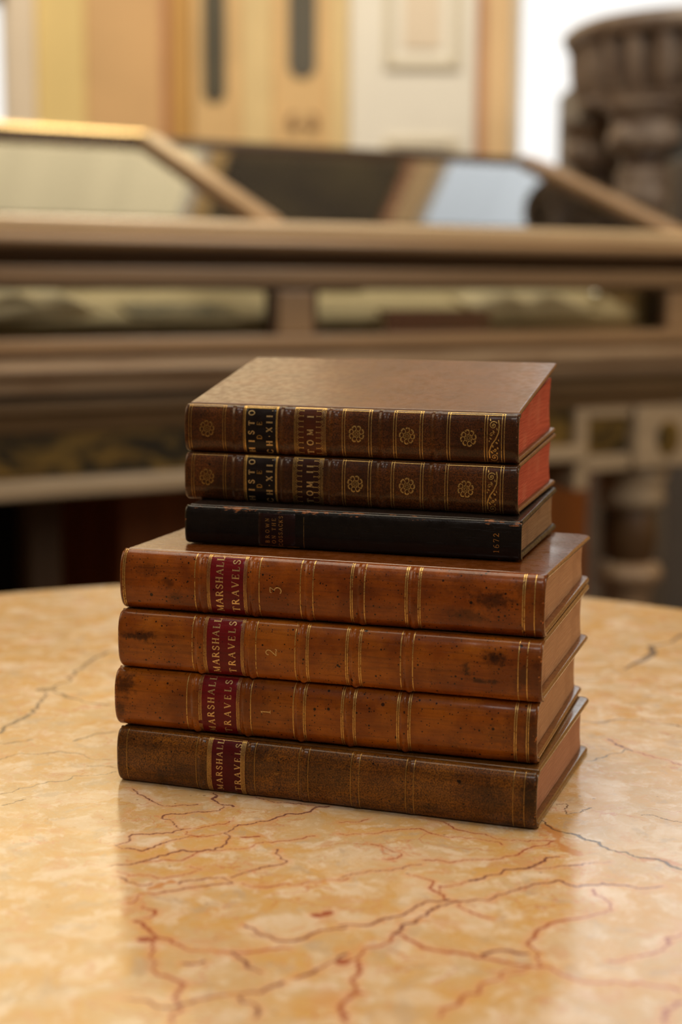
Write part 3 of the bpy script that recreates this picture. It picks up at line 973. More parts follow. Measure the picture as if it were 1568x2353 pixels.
GL = {
    'A': (.86, [([(.08, 0), (.42, 1)], TN), ([(.42, 1), (.76, 0)], TK), ([(.2, .34), (.63, .34)], TN), sf(.08, 0, .12), sf(.76, 0, .13)]),
    'B': (.74, [([(.16, 0), (.16, 1)], TK), ([(.16, 1)] + arc(.34, .76, .22, .24, 90, -90) + [(.16, .52)], .12), ([(.16, .52)] + arc(.36, .26, .27, .26, 90, -90) + [(.16, 0)], .13), sf(.12, 0, .1), sf(.12, 1, .1)]),
    'C': (.82, [(arc(.46, .5, .36, .5, 42, 318, 18), .13), ([(.74, .68), (.74, .96)], TN), ([(.74, .06), (.74, .3)], TN)]),
    'D': (.86, [([(.16, 0), (.16, 1)], TK), ([(.16, 1)] + arc(.36, .5, .38, .5, 90, -90, 16) + [(.16, 0)], .12), sf(.12, 0, .1), sf(.12, 1, .1)]),
    'E': (.70, [([(.16, 0), (.16, 1)], TK), ([(.06, 1), (.62, 1), (.62, .8)], TN), ([(.16, .52), (.48, .52)], TN), ([(.48, .42), (.48, .62)], TN), ([(.06, 0), (.64, 0), (.64, .22)], TN)]),
    'H': (.90, [([(.18, 0), (.18, 1)], TK), ([(.72, 0), (.72, 1)], TK), ([(.18, .5), (.72, .5)], TN), sf(.18, 0), sf(.18, 1), sf(.72, 0), sf(.72, 1)]),
    'I': (.42, [([(.2, 0), (.2, 1)], TK), sf(.2, 0), sf(.2, 1)]),
    'K': (.84, [([(.18, 0), (.18, 1)], TK), ([(.2, .42), (.68, 1)], TN), ([(.34, .58), (.74, 0)], TK), sf(.18, 0), sf(.18, 1), sf(.68, 1, .12), sf(.74, 0, .12)]),
    'L': (.70, [([(.18, 0), (.18, 1)], TK), ([(.04, 0), (.64, 0), (.64, .26)], TN), sf(.18, 1)]),
    'M': (1.02, [([(.14, 0), (.16, 1)], TN), ([(.16, 1), (.50, .08)], TK), ([(.50, .08), (.84, 1)], TN), ([(.84, 1), (.86, 0)], TK), sf(.14, 0, .12), sf(.86, 0, .13), sf(.12, 1, .08), sf(.88, 1, .08)]),
    'N': (.88, [([(.16, 0), (.16, 1)], TN), ([(.16, 1), (.72, 0)], TK), ([(.72, 0), (.72, 1)], TN), sf(.16, 0, .12), sf(.12, 1, .1), sf(.72, 1, .12)]),
    'O': (.90, [(arc(.45, .5, .36, .5, 0, 360, 24), .13)]),
    'R': (.84, [([(.16, 0), (.16, 1)], TK), ([(.16, 1)] + arc(.36, .76, .24, .24, 90, -90) + [(.16, .52)], .12), ([(.38, .52), (.74, 0)], TK), sf(.16, 0), sf(.12, 1, .1), sf(.76, 0, .09)]),
    'S': (.66, [([(.56, .78)] + arc(.33, .75, .23, .25, 20, 200, 10) + arc(.33, .26, .26, .26, 40, -160, 12)[1:], .13), ([(.56, .74), (.56, .98)], TN), ([(.08, .04), (.08, .28)], TN)]),
    'T': (.80, [([(.40, 0), (.40, 1)], TK), ([(.06, .78), (.06, 1), (.74, 1), (.74, .78)], TN), sf(.40, 0)]),
    'V': (.86, [([(.1, 1), (.44, 0)], TK), ([(.44, 0), (.76, 1)], TN), sf(.1, 1, .12), sf(.76, 1, .11)]),
    'W': (1.12, [([(.08, 1), (.34, 0)], TK), ([(.34, 0), (.56, .9)], TN), ([(.56, .9), (.80, 0)], TK), ([(.80, 0), (1.02, 1)], TN), sf(.08, 1, .1), sf(1.02, 1, .1)]),
    'X': (.84, [([(.1, 1), (.72, 0)], TK), ([(.1, 0), (.72, 1)], TN), sf(.1, 1, .1), sf(.72, 1, .1), sf(.1, 0, .1), sf(.72, 0, .1)]),
    '.': (.30, [([(.08, .02), (.22, .02)], .15)]),
    '-': (.30, [([(.08, .5), (.22, .5)], .15)]),
    ' ': (.40, []),
    '1': (.60, [([(.3, 0), (.3, 1)], .12), ([(.12, .84), (.3, 1)], TN), sf(.3, 0, .18)]),
    '2': (.72, [([(.14, .74)] + arc(.36, .74, .22, .26, 170, -40, 12) + [(.1, .02)], .11), ([(.1, .03), (.42, .07), (.66, .0), (.68, .14)], .10)]),
    '3': (.70, [([(.12, .84), (.16, .98), (.60, 1.0), (.34, .60)], .09), (arc(.30, .28, .30, .32, 85, -140, 14), .12)]),
    '4': (.72, [([(.50, 0), (.50, 1), (.08, .32), (.68, .32)], .09), sf(.50, 0, .12)]),
    '6': (.70, [([(.56, .96)] + arc(.44, .42, .34, .52, 110, 180, 6) + arc(.36, .28, .26, .28, 180, 520, 18), .10)]),
    '7': (.66, [([(.08, .80), (.10, .96), (.60, .98), (.28, 0)], .10)]),
}


def ribbon(pts, w, closed=False):
    """2D polyline -> left/right offset points"""
    P = np.array(pts, float)
    n = len(P)
    out = []
    for i in range(n):
        if i == 0: d = P[1] - P[0]
        elif i == n - 1: d = P[-1] - P[-2]
        else:
            a, b = P[i] - P[i - 1], P[i + 1] - P[i]
            d = a / (np.linalg.norm(a) + 1e-9) + b / (np.linalg.norm(b) + 1e-9)
            if np.linalg.norm(d) < .3: d = b
        d = d / (np.linalg.norm(d) + 1e-9)
        nn = np.array([-d[1], d[0]]) * w / 2
        out.append((P[i] + nn, P[i] - nn))
    return out


def densify(pts, st):
    o = [pts[0]]
    for a, b in zip(pts[:-1], pts[1:]):
        k = max(1, int(math.dist(a, b) / st))
        o += [(a[0] + (b[0] - a[0]) * i / k, a[1] + (b[1] - a[1]) * i / k) for i in range(1, k + 1)]
    return o


class Flat:
    """2D drawing in (a = along the spine thickness, b = towards the tail) millimetres, later wrapped on the spine"""
    def __init__(s):
        s.q = []   # polygons of 2D points

    def line(s, pts, w, st=.8):
        r = ribbon(densify(pts, st), w)
        for (l0, r0), (l1, r1) in zip(r[:-1], r[1:]):
            s.q.append([tuple(l0), tuple(r0), tuple(r1), tuple(l1)])

    def ell(s, cx, cy, rx, ry, rot=0, n=10):
        c, sn = math.cos(rot), math.sin(rot)
        s.q.append([(cx + rx * math.cos(a) * c - ry * math.sin(a) * sn, cy + rx * math.cos(a) * sn + ry * math.sin(a) * c) for a in np.linspace(0, 2 * math.pi, n + 1)[:-1]])


def text_flat(txt, a0, a1, b, h, jitter=.0, bold=1.0):
    """letters run from a0 to a1 (mm), feet at b, tops at b+h"""
    F = Flat()
    tot = sum(GL[c][0] for c in txt)
    gaps = len(txt) - 1
    cw = (a1 - a0)
    w = min(h * .98, cw / (tot + .10 * gaps))      # letter width scale
    gap = (cw - w * tot) / max(gaps, 1) if gaps else 0
    x = a0 if gaps else (a0 + a1) / 2 - w * tot / 2
    for ch in txt:
        adv, st = GL[ch]
        jb, ja = random.uniform(-jitter, jitter), random.uniform(-jitter, jitter)
        for pts, wd in st:
            F.line([(x + ja + p[0] * w, b + jb + p[1] * h) for p in pts], wd * min(w, h) * bold, .5)
        x += adv * w + gap
    return F


# ------------------------------------------------------------------ book builder
class Book:
    def __init__(s, name, label, cat, group, loc, yaw, L, W, T, bulge, tv, dth, tdth, mats, seed, ppow=2.6, corner=.005,
                 bt=.0022, sq=.0022, cover_labels=None):
        s.L, s.W, s.T, s.bulge, s.tv, s.dth, s.seed = L, W, T, bulge, tv, dth, seed
        s.tdth = tdth
        s.root = empty(name, loc, yaw)
        tag(s.root, label, cat, group)
        s.M = mats
        s.bt, s.sq = bt, sq
        # spine section, from lower joint to upper joint
        n = 36
        pr = []
        for i in range(n + 1):
            th = -math.pi / 2 + math.pi * i / n
            t_ = math.copysign(abs(math.sin(th)) ** (2 / ppow), math.sin(th))
            pr.append((-bulge * math.cos(th) ** .9 if abs(math.cos(th)) > 1e-9 else 0.0, T / 2 + T / 2 * t_))
        s.pr = np.array(pr)
        seg = np.hypot(*np.diff(s.pr, axis=0).T)
        s.al = np.concatenate([[0], np.cumsum(seg)])
        s.A = s.al[-1]
        s.bands = []
        s.spine()
        s.boards(corner)
        s.textblock()

    def bot(s, v): return s.tv * max(v, 0) / s.W
    def top(s, v): return s.T + (s.tv + s.dth) * max(v, 0) / s.W

    def wob(s, u, a):
        return (smoothnoise1(u, s.seed, .00022, 90) + smoothnoise1(u + a * .7, s.seed * 2.1, .00012, 260))

    def surf(s, u, a, off=0.0):
        """point on the spine at length u, arc position a (0..A), raised by off"""
        a = min(max(a, 0), s.A)
        i = min(int(np.searchsorted(s.al, a, 'right') - 1), len(s.al) - 2)
        k = (a - s.al[i]) / (s.al[i + 1] - s.al[i])
        p = s.pr[i] * (1 - k) + s.pr[i + 1] * k
        i0, i1 = max(i - 1, 0), min(i + 2, len(s.pr) - 1)
        ta, tb_ = s.pr[max(i0, 0)], s.pr[i1]
        d = tb_ - ta
        d /= np.linalg.norm(d)
        nrm = np.array([-d[1], d[0]])       # outward: -v
        e = math.sin(math.pi * a / s.A) ** .5 if 0 < a < s.A else 0
        w = s.wob(u, a) * e
        # soft rolled caps at head and tail
        ce = min(u, s.L - u)
        roll_ = -.0009 * max(0, 1 - ce / .0016) ** 2 if ce >= 0 else -.0009
        for bu, bh, bw in s.bands:
            x = abs(u - bu) / bw
            if x < 1: w += bh * math.cos(x * math.pi / 2) ** 1.6 * min(1, 4 * math.sin(math.pi * a / s.A)) if 0 < a < s.A else 0
        q = p + nrm * (off + w + roll_)
        return (u, float(q[0]), float(q[1]))

    def spine(s):
        us = list(np.concatenate([[0, .0004, .0009, .0016], np.linspace(.004, s.L - .004, 60), [s.L - .0016, s.L - .0009, s.L - .0004, s.L]]))
        m = 40
        th = .0011
        P = []
        for k, u in enumerate(us):
            row = [(u, .0022, .0002), (u, .0010, -.0000)]
            row += [s.surf(u, s.A * j / m) for j in range(m + 1)]
            row += [(u, .0010, s.T), (u, .0022, s.T - .0002)]
            # inner side
            row += [(u, .0022, s.T - th - .0006)]
            for j in range(m, -1, -2):
                q = s.surf(u, s.A * j / m)
                c = s.T / 2
                zz = c + (q[2] - c) * (1 - th * 2 / s.T)
                row.append((u, min(q[1] + th * 1.0, .001), zz))
            row += [(u, .0022, th + .0006)]
            P.append(row)
        mb = MB()
        mb.grid(P, close_v=True)
        # caps: quad strips between outer and inner side at both ends
        nrow = len(P[0])
        for row in (P[0], P[-1]):
            mb.add(row, [tuple(range(nrow))])
        s.spine_o = mb.build('spine', s.M['spine'], s.root)

    def band(s, u, h=.0011, w=.0032):
        P = []
        for x in np.linspace(-1, 1, 15):
            row = []
            for j in range(37):
                a = s.A * (.012 + .976 * j / 36)
                hh = h * math.cos(x * math.pi / 2) ** 1.5 if abs(x) < 1 else 0
                env = min(1, 3.5 * math.sin(math.pi * j / 36))
                row.append(s.surf(u + x * w, a, .00003 + hh * env + smoothnoise1(a * 3 + u, s.seed * 3, .00006, 400) * (1 - abs(x))))
            P.append(row)
        mb = MB()
        mb.grid(P)
        # close underneath so that it is a solid cord under leather
        Q = [[s.surf(u + x * w, s.A * (.012 + .976 * j / 36), -.0002) for j in range(37)] for x in (-1, 1)]
        mb.grid([P[0], Q[0]]); mb.grid([P[-1], Q[1]]); mb.grid(Q)
        mb.grid([[r[0] for r in P], [Q[0][0]] * 7 + [Q[0][0]] + [Q[1][0]] * 7])
        mb.grid([[r[-1] for r in P], [Q[0][-1]] * 7 + [Q[0][-1]] + [Q[1][-1]] * 7])
        mb.build('raised_band', s.M['spine'], s.root)
        s.bands.append((u, h, w))

    def wrap(s, F, name, m, u_of, parent=None, off=.00012, label=None):
        """F in mm: a along arc, b offset; u = u_of - b (letters stand towards the tail)"""
        vs, fs = [], []
        for poly in F.q:
            b0 = len(vs)
            for a, b in poly:
                vs.append(s.surf(u_of - b / 1000, a / 1000, off))
            fs.append(tuple(range(b0, b0 + len(poly))))
        mb = MB(); mb.add(vs, fs)
        o = mb.build(name, m, parent or s.root)
        if label: o['label'] = label
        return o

    def patch(s, u0, u1, m, name='title_label', a0=.02, a1=.98, off=.00016, label=None, rag=.0002):
        P = []
        nu = 14
        for i in range(nu + 1):
            u = u0 + (u1 - u0) * i / nu
            row = []
            for j in range(41):
                a = s.A * (a0 + (a1 - a0) * j / 40)
                uu = u
                if i in (0, nu): uu += smoothnoise1(a, s.seed + i, rag, 700)
                row.append(s.surf(uu, a, off if 0 < i < nu and 0 < j < 40 else -.0001))
            P.append(row)
        # keep the rim steep
        for j in range(41):
            for i, k in ((0, 1), (nu, nu - 1)):
                q, r = P[k][j], P[i][j]
                P[k][j] = (r[0] + (.0001 if i == 0 else -.0001),) + tuple(s.surf(r[0], s.A * (a0 + (a1 - a0) * j / 40), off)[1:])
        mb = MB(); mb.grid(P)
        o = mb.build(name, m, s.root)
        if label: o['label'] = label
        return o

    def board(s, upper, corner, u0, u1, v0, v1, name, m):
        bt = s.bt
        def axis(a, b):
            r = bt / 2
            e = [0, .08, .25, .5, .75, 1.0]
            lo = [a + r * x for x in e] + [a + corner * k for k in (.5, .75, 1.0)]
            hi = [b - r * x for x in e] + [b - corner * k for k in (.5, .75, 1.0)]
            mid = list(np.linspace(a + corner * 1.2, b - corner * 1.2, 26))
            return sorted(set(round(x, 7) for x in lo + mid + hi))
        us, vs_ = axis(u0, u1), axis(v0, v1)
        r = bt / 2
        tops, bots = [], []
        for u in us:
            ta, ba = [], []
            for v in vs_:
                # distance to rim
                d = min(u - u0, u1 - u, v - v0, v1 - v)
                x, y = u, v
                # round the two fore-edge corners
                R = corner
                cu = u0 + R if u < u0 + R else (u1 - R if u > u1 - R else None)
                cv = v1 - R if v > v1 - R else None
                if cu is not None and cv is not None:
                    dx, dy = u - cu, v - cv
                    l, mx = math.hypot(dx, dy), max(abs(dx), abs(dy))
                    if l > 0: x, y = cu + dx * mx / l, cv + dy * mx / l
                k = math.sqrt(max(0, 1 - (1 - min(1, d / r)) ** 2))
                wv = smoothnoise1(x, s.seed + (3 if upper else 7), .00022, 38) + smoothnoise1(y, s.seed * 1.3, .0002, 45)
                f = (v - v0) / (v1 - v0)
                edge = min(1, max(f, 0) * 2)
                cen = (s.top(v) - r) if upper else (s.bot(v) + r)
                if upper:
                    cen += wv * edge * (1 if s.M.get('warp', 0) else .25)
                    # the outer corners of a used board bend a little
                    if s.M.get('warp', 0) and u > u1 - .03: cen -= .0006 * ((u - (u1 - .03)) / .03) ** 2
                ta.append((x, y, cen + r * k)); ba.append((x, y, cen - r * k))
            tops.append(ta); bots.append(ba)
        mb = MB()
        mb.grid(tops); mb.grid(bots, flip=True)
        return mb.build(name, m, s.root)

    def boards(s, corner):
        v0 = .0024
        s.board(False, corner, .0004, s.L - .0004, v0, s.W, 'lower_cover', s.M['cover'])
        s.board(True, corner, .0004, s.L - .0004, v0, s.W, 'upper_cover', s.M['cover'])

    def textblock(s):
        th = s.bt + .0001
        u0, u1 = s.sq, s.L - s.sq
        fe = s.W - .0042
        nw = 26
        Pf = []
        for u in [u0, u0 + .0003] + list(np.linspace(u0 + .006, u1 - .006, 12)) + [u1 - .0003, u1]:
            row = []
            def zz(v, k):
                lo = s.bot(v) + th
                hi = s.T - th + (s.tv + s.tdth) * max(v, 0) / s.W
                return lo + (hi - lo) * k
            ins = .0003 if u in (u0, u1) else 0
            for j in range(nw + 1):       # fore-edge, hollow
                k = j / nw
                v = fe - .0035 * math.sin(math.pi * k) - ins
                row.append((u, v, zz(v, k)))
            for k in (.8, .6, .4, .2): row.append((u, fe * k, zz(fe * k, 1.0)))
            for j in range(nw, -1, -1):   # rounded back inside the spine
                k = j / nw
                v = -(s.bulge - .0013) * math.sin(math.pi * k) ** .6 + .0002 if s.bulge > .0016 else .0002
                row.append((u, v, zz(0, k)))
            for k in (.2, .4, .6, .8): row.append((u, fe * k, zz(fe * k, 0.0)))
            Pf.append(row)
        mb = MB(); mb.grid(Pf, close_v=True)
        # head and tail faces as strips of leaves
        for side in (0, -1):
            row = Pf[side]
            S = []
            for j in range(nw + 1):
                f = row[j]; b = row[nw + 1 + 4 + (nw - j)]
                k = j / nw
                line = []
                for q in range(13):
                    t_ = q / 12
                    v = b[1] + (f[1] - b[1]) * t_
                    z = b[2] + (f[2] - b[2]) * t_
                    line.append((row[0][0] + smoothnoise1(z * 5 + v * .3, s.seed, .00012, 900) * (1 if side else -1), v, z))
                S.append(line)
            mb.grid(S, smooth=False)
        o = mb.build('text_block', s.M['pages'], s.root)
        return o


def rules(bk, us, w=.35, a0=.03, a1=.97, name='gilt_rule', m=None, tilt=0.0):
    F = Flat()
    A = bk.A * 1000
    for u in us:
        F.line([(A * a0, -u * 1000 + tilt), (A * a1, -u * 1000 - tilt)], w)
    return bk.wrap(F, name, m, 0.0)


# ------------------------------------------------------------------ the seven books, from the table up
L_PAGE = paper_edge('tan_page_edges', (0.50, 0.28, 0.145), (0.40, 0.21, 0.105), (0.26, 0.115, 0.05))
L_PAGE4 = paper_edge('pinkish_tan_page_edges', (0.46, 0.23, 0.13), (0.38, 0.18, 0.10), (0.26, 0.10, 0.05))
R_PAGE = paper_edge('faded_red_page_edges', (0.50, 0.095, 0.045), (0.36, 0.055, 0.025), (0.55, 0.17, 0.09), 2.0)
K_PAGE = paper_edge('browned_page_edges', (0.34, 0.20, 0.10), (0.25, 0.135, 0.06), (0.12, 0.06, 0.03))
M_redlab = leather('red_morocco', (0.16, 0.006, 0.010), (0.11, 0.004, 0.007), (0.05, 0.003, 0.004), .12, .35, .34, T=.03, coat=.2)
M_redlab4 = leather('dark_red_morocco', (0.085, 0.005, 0.007), (0.065, 0.004, 0.006), (0.035, 0.003, 0.003), .12, .35, .38, T=.03, coat=.1, off=50)
GOLD_W = gold_mat('worn_gilt', .52)
GOLD_M = gold_mat('rubbed_gilt', .35, off=30)
GOLD = gold_mat('bright_gilt', .05, (0.85, 0.53, 0.16), off=70)
GOLD_T = gold_mat('title_gilt', .18, (0.88, 0.62, 0.28), off=90)
GOLD_D = gold_mat('dull_gilt', .30, (0.50, 0.29, 0.08), off=120)

MARSHALL = [
    dict(nm='4', loc=(-.1085, .7521, 0.0), yaw=-19.3453, T=.0269, tv=0.0, dth=.0023, bands=[45.7, 71.2, 98.4, 124.7, 151.2],
         rules=[5.7, 43.2, 73.7, 96.2, 101.0, 122.3, 126.4, 149.1, 152.9, 199.9, 205.0], dbl=(), lab=(49.9, 67.8), labr=(48.9, 68.9), num=84.9,
         lines=(56.9, 66.5), h=3.0, bul=.0055,
         label='bottom book of the stack, dark speckled brown calf, gilt 4, resting on the marble'),
    dict(nm='1', loc=(-.1093, .7573, .0271), yaw=-17.6969, T=.0289, tv=.0023, dth=-.0006, bands=[42.9, 69.2, 96.4, 121.2, 147.9],
         rules=[38.9, 72.0, 93.7, 99.3, 118.1, 124.0, 145.2, 150.7, 200.7, 206.3], dbl=(118.1, 124.0, 145.2, 150.7, 200.7, 206.3, 99.3), lab=(46.3, 65.0), labr=(44.9, 66.4), num=79.5,
         lines=(53.3, 61.8), h=3.3, bul=.0072,
         label='tan calf book marked 1 on the spine, lying directly on the dark bottom volume'),
    dict(nm='2', loc=(-.1075, .7577, .0561), yaw=-18.2581, T=.0286, tv=.0016, dth=.0018, bands=[43.3, 70.0, 95.9, 121.8, 148.0],
         rules=[40.0, 73.0, 92.8, 98.9, 118.4, 124.9, 144.7, 150.5, 199.9, 204.0], dbl=(98.9, 118.4, 124.9), lab=(47.2, 65.4), labr=(45.7, 66.9), num=81.0,
         lines=(54.0, 62.2), h=3.4, bul=.0066,
         label='tan calf book marked 2, with a dark blot near the right end of its spine'),
    dict(nm='3', loc=(-.1067, .7614, .0849), yaw=-18.0021, T=.0291, tv=.0033, dth=-.0039, bands=[43.9, 70.3, 98.0, 124.2, 149.3],
         rules=[2.5, 40.1, 73.4, 94.2, 100.4, 119.5, 125.9, 146.1, 152.3, 201.1, 206.1], dbl=(2.5, 119.5, 152.3, 146.1, 201.1), lab=(46.8, 66.0), labr=(46.3, 67.2), num=81.7,
         lines=(54.7, 63.1), h=3.5, bul=.0062,
         label='reddish tan calf book marked 3, topmost of the red-labelled volumes, under the black book'),
]
C_M = {
    '4': ((0.270, 0.098, 0.010), (0.175, 0.058, 0.006), (0.016, 0.006, 0.002), .7, .75, .34, .95),
    '1': ((0.330, 0.095, 0.006), (0.200, 0.048, 0.003), (0.060, 0.016, 0.003), .95, .55, .33, .0),
    '2': ((0.330, 0.098, 0.007), (0.210, 0.050, 0.004), (0.065, 0.016, 0.003), .85, .60, .32, .0),
    '3': ((0.280, 0.070, 0.005), (0.160, 0.034, 0.003), (0.055, 0.014, 0.003), .95, .65, .30, .0),
}
BLOTS = {'3': ((186, 17, 14, 5, .75), (176, 9, 12, 4, .6), (15, 20, 9, 4, .4), (26, 15, 4, 4, .6), (30, 8, 5, 4, .5), (200, 24, 6, 4, .5)),
         '2': ((190, 20, 8, 3.5, .9), (184, 9, 9, 1.6, .85), (176, 14, 3, 3, .8), (14, 17, 12, 2.6, .85), (202, 12, 5, 7, .6)),
         '1': ((6, 22, 7, 8, .75), (4, 8, 4, 6, .6), (195, 14, 12, 9, .35), (208, 14, 4, 14, .7)),
         '4': ((190, 14, 10, 12, .45), (165, 5, 12, 3, .4), (20, 20, 6, 3, .4), (207, 18, 5, 10, .8))}
for i, d in enumerate(MARSHALL):
    c1, c2, st, sp, sa, rg, mo = C_M[d['nm']]
    T = d['T']
    sm = leather('calf_spine_' + 'abcd'[i], c1, c2, st, sp, sa, rg, mottle=mo * .8, off=37.0 * i + 5, T=T, L=.21, coat=.40, blots=BLOTS[d['nm']])
    cc = tuple(x * .62 for x in c1)
    cm = leather('calf_cover_' + 'abcd'[i], cc, tuple(x * .8 for x in cc), st, .15, .3, .27, off=91.0 * i + 11, T=T, L=.5, coat=.9,
                 dust=(0.12, 0.06, 0.028) if i != 3 else None, bump=.12, spec=.5)
    x, y, z = d['loc']
    b = Book('leather_book', d['label'], 'book', 'volumes with red title labels', (x, y, TABLE_Z + z + .0001 + .0002 * i), math.radians(d['yaw']),
             .2105, .1282, T, d['bul'], d['tv'], d['dth'], d['dth'] - .0004, dict(spine=sm, cover=cm, pages=L_PAGE4 if i == 0 else L_PAGE, warp=1 if i == 3 else .0),
             3.1 + i * 1.7, bt=.0026, sq=.0042)
    A = b.A * 1000
    bh, bw = (.0005, .0018) if d['nm'] == '4' else (.0011, .0021)
    for u in d['bands']: b.band(u / 1000, bh * (.95 if d['nm'] != '2' else 1.1), bw)
    gm = GOLD_D if d['nm'] == '4' else (GOLD_M if d['nm'] == '1' else GOLD_W)
    for u in d['rules']:
        two = u in d['dbl']
        F = Flat()
        for du in ((-.45, .45) if two else (0,)):
            F.line([(A * .03, -u + du), (A * .97, -u + du)], .34 if d['nm'] == '4' else .44)
        b.wrap(F, 'gilt_rule', gm, 0.0)
    l0, l1 = d['lab']
    o0, o1 = d['labr']
    b.patch(o0 / 1000, o1 / 1000, M_redlab4 if d['nm'] == '4' else M_redlab, label='red leather title label')
    F = Flat()
    lo, hi = .045, .955
    for k in range(3 if d['nm'] != '4' else 4):
        off = .62 * k
        F.line([(A * lo, -(o0 + .35 + off)), (A * hi, -(o0 + .35 + off))], .28 if d['nm'] != '4' else .36)
        F.line([(A * lo, -(o1 - .35 - off)), (A * hi, -(o1 - .35 - off))], .28 if d['nm'] != '4' else .36)
    for aa in (lo, lo + .03, hi, hi - .03):
        F.line([(A * aa, -(o0 + .4)), (A * aa, -(o1 - .4))], .22)
    b.wrap(F, 'gilt_label_border', GOLD_M, 0.0, off=.00022)
    for txt, u in (('MARSHALL', d['lines'][0]), ('TRAVELS', d['lines'][1])):
        hh = d['h']
        F = text_flat(txt, A * (.135 if txt[0] == 'M' else .15), A * (.925 if txt[0] == 'M' else .885), 0, hh, .12, 1.15)
        b.wrap(F, 'lettering', GOLD_T, u / 1000, off=.00024, label='gilt lettering ' + txt)
    F = text_flat(d['nm'], A * .5 - 2.2, A * .5 + 2.2, 0, 2.4 if d['nm'] == '4' else 5.4 if d['nm'] != '1' else 4.8, 0, .85)
    b.wrap(F, 'volume_number', GOLD_D if d['nm'] == '4' else GOLD_T, (d['num'] + (1.2 if d['nm'] == '4' else 2.6)) / 1000, off=.00014, label='gilt number ' + d['nm'])
    if d['nm'] == '4':
        # hatched gold roll along the lower board edge at the head
        mb = MB()
        for q in range(70):
            v = .008 + q * .00165
            z = b.bot(v)
            u = b.L - .0004 + .00004
            mb.add([(u, v, z + .0003), (u, v + .0005, z + .0003), (u, v + .0010, z + .0019), (u, v + .0005, z + .0019)], [(0, 1, 2, 3)])
        mb.build('gilt_edge_tooling', GOLD_T, b.root)
    d['book'] = b

# black book
M_blk = leather('worn_black_calf', (0.0085, 0.0052, 0.0042), (0.0060, 0.0038, 0.0032), (0.004, 0.0025, 0.002), .1, .5, .30, wear=(0.22, 0.075, 0.022), off=13, T=.0195, L=.5, coat=.3)
M_blkc = leather('black_calf_cover', (0.022, 0.013, 0.010), (0.014, 0.009, 0.007), (0.006, 0.004, 0.003), .1, .5, .33, off=31, T=.5, L=.5, coat=.3, wear=None)
kb_ = Book('leather_book', 'thin black leather book with scuffed orange joints, between the tan and dark brown volumes', 'book', 'books of the stack',
           (-.0777, .7789, TABLE_Z + .1151), math.radians(-16.7947), .1705, .1075, .0190, .0028, -.0004, .0042, .0036,
           dict(spine=M_blk, cover=M_blkc, pages=K_PAGE, warp=1), 8.8, ppow=4.0, corner=.004, bt=.0027, sq=.0024)
A = kb_.A * 1000
kb_.patch(.0393, .0586, leather('dark_maroon_label', (0.020, 0.004, 0.004), (0.014, 0.003, 0.003), (0.006, 0.002, 0.002), .1, .4, .36, off=3, T=.5, L=.5), off=.00006, a0=.06, a1=.86,
          label='faded maroon title panel')
for txt, u, a0, a1, hh in (('BROWN', 45.0, .17, .74, 1.9), ('ON THE', 48.4, .16, .74, 1.9), ('COSSACKS', 52.0, .10, .80, 1.9)):
    kb_.wrap(text_flat(txt, A * a0, A * a1, 0, hh, .06, 1.0), 'lettering', gold_mat('tarnished_gilt_' + txt[:2].lower(), .22, (0.62, 0.34, 0.10), 40), u / 1000, off=.00012, label='gilt lettering ' + txt)
kb_.wrap(text_flat('1672', A * .22, A * .66, 0, 2.6, .05, 1.25), 'lettering', gold_mat('date_gilt', .1, (0.70, 0.36, 0.10), 60), .1600, off=.00012, label='gilt date 1672')
F = Flat()
F.line([(A * .09, -39.5), (A * .09, -60.5)], .25)
F.line([(A * .06, -63.0), (A * .80, -63.0)], .12)
kb_.wrap(F, 'gilt_rule', GOLD_W, 0.0)


# the two small matching volumes
def flower(F, a, b, r, seed):
    F.line(arc(a, b, r * .30, r * .30, 0, 360, 20), .16, 5)
    F.line(arc(a, b, r * .16, r * .16, 0, 360, 12), .24, 5)
    for k in range(8):
        t0 = 360 / 8 * k + seed
        ca, cb = a + r * .66 * math.cos(math.radians(t0)), b + r * .66 * math.sin(math.radians(t0))
        # curled petal: open loop, thicker at one side, with a small eye
        F.line(arc(ca, cb, r * .27, r * .23, t0 + 150, t0 + 420, 10), .44, 5)
        F.line(arc(ca, cb, r * .34, r * .30, t0 - 60, t0 + 60, 6), .40, 5)
        F.ell(a + r * .90 * math.cos(math.radians(t0 + 12)), b + r * .90 * math.sin(math.radians(t0 + 12)), r * .12, r * .07, math.radians(t0))


def spiral(F, a, b, r, a_start, turns, w, sgn=1):
    pts = []
    for i in range(26):
        k = i / 25
        rr = r * (1 - .88 * k)
        an = math.radians(a_start + sgn * 360 * turns * k)
        pts.append((a + rr * math.cos(an), b + rr * math.sin(an)))
    F.line(pts, w, 5)
    F.ell(*pts[-1], w * 1.1, w * 1.1)
    return pts[0]


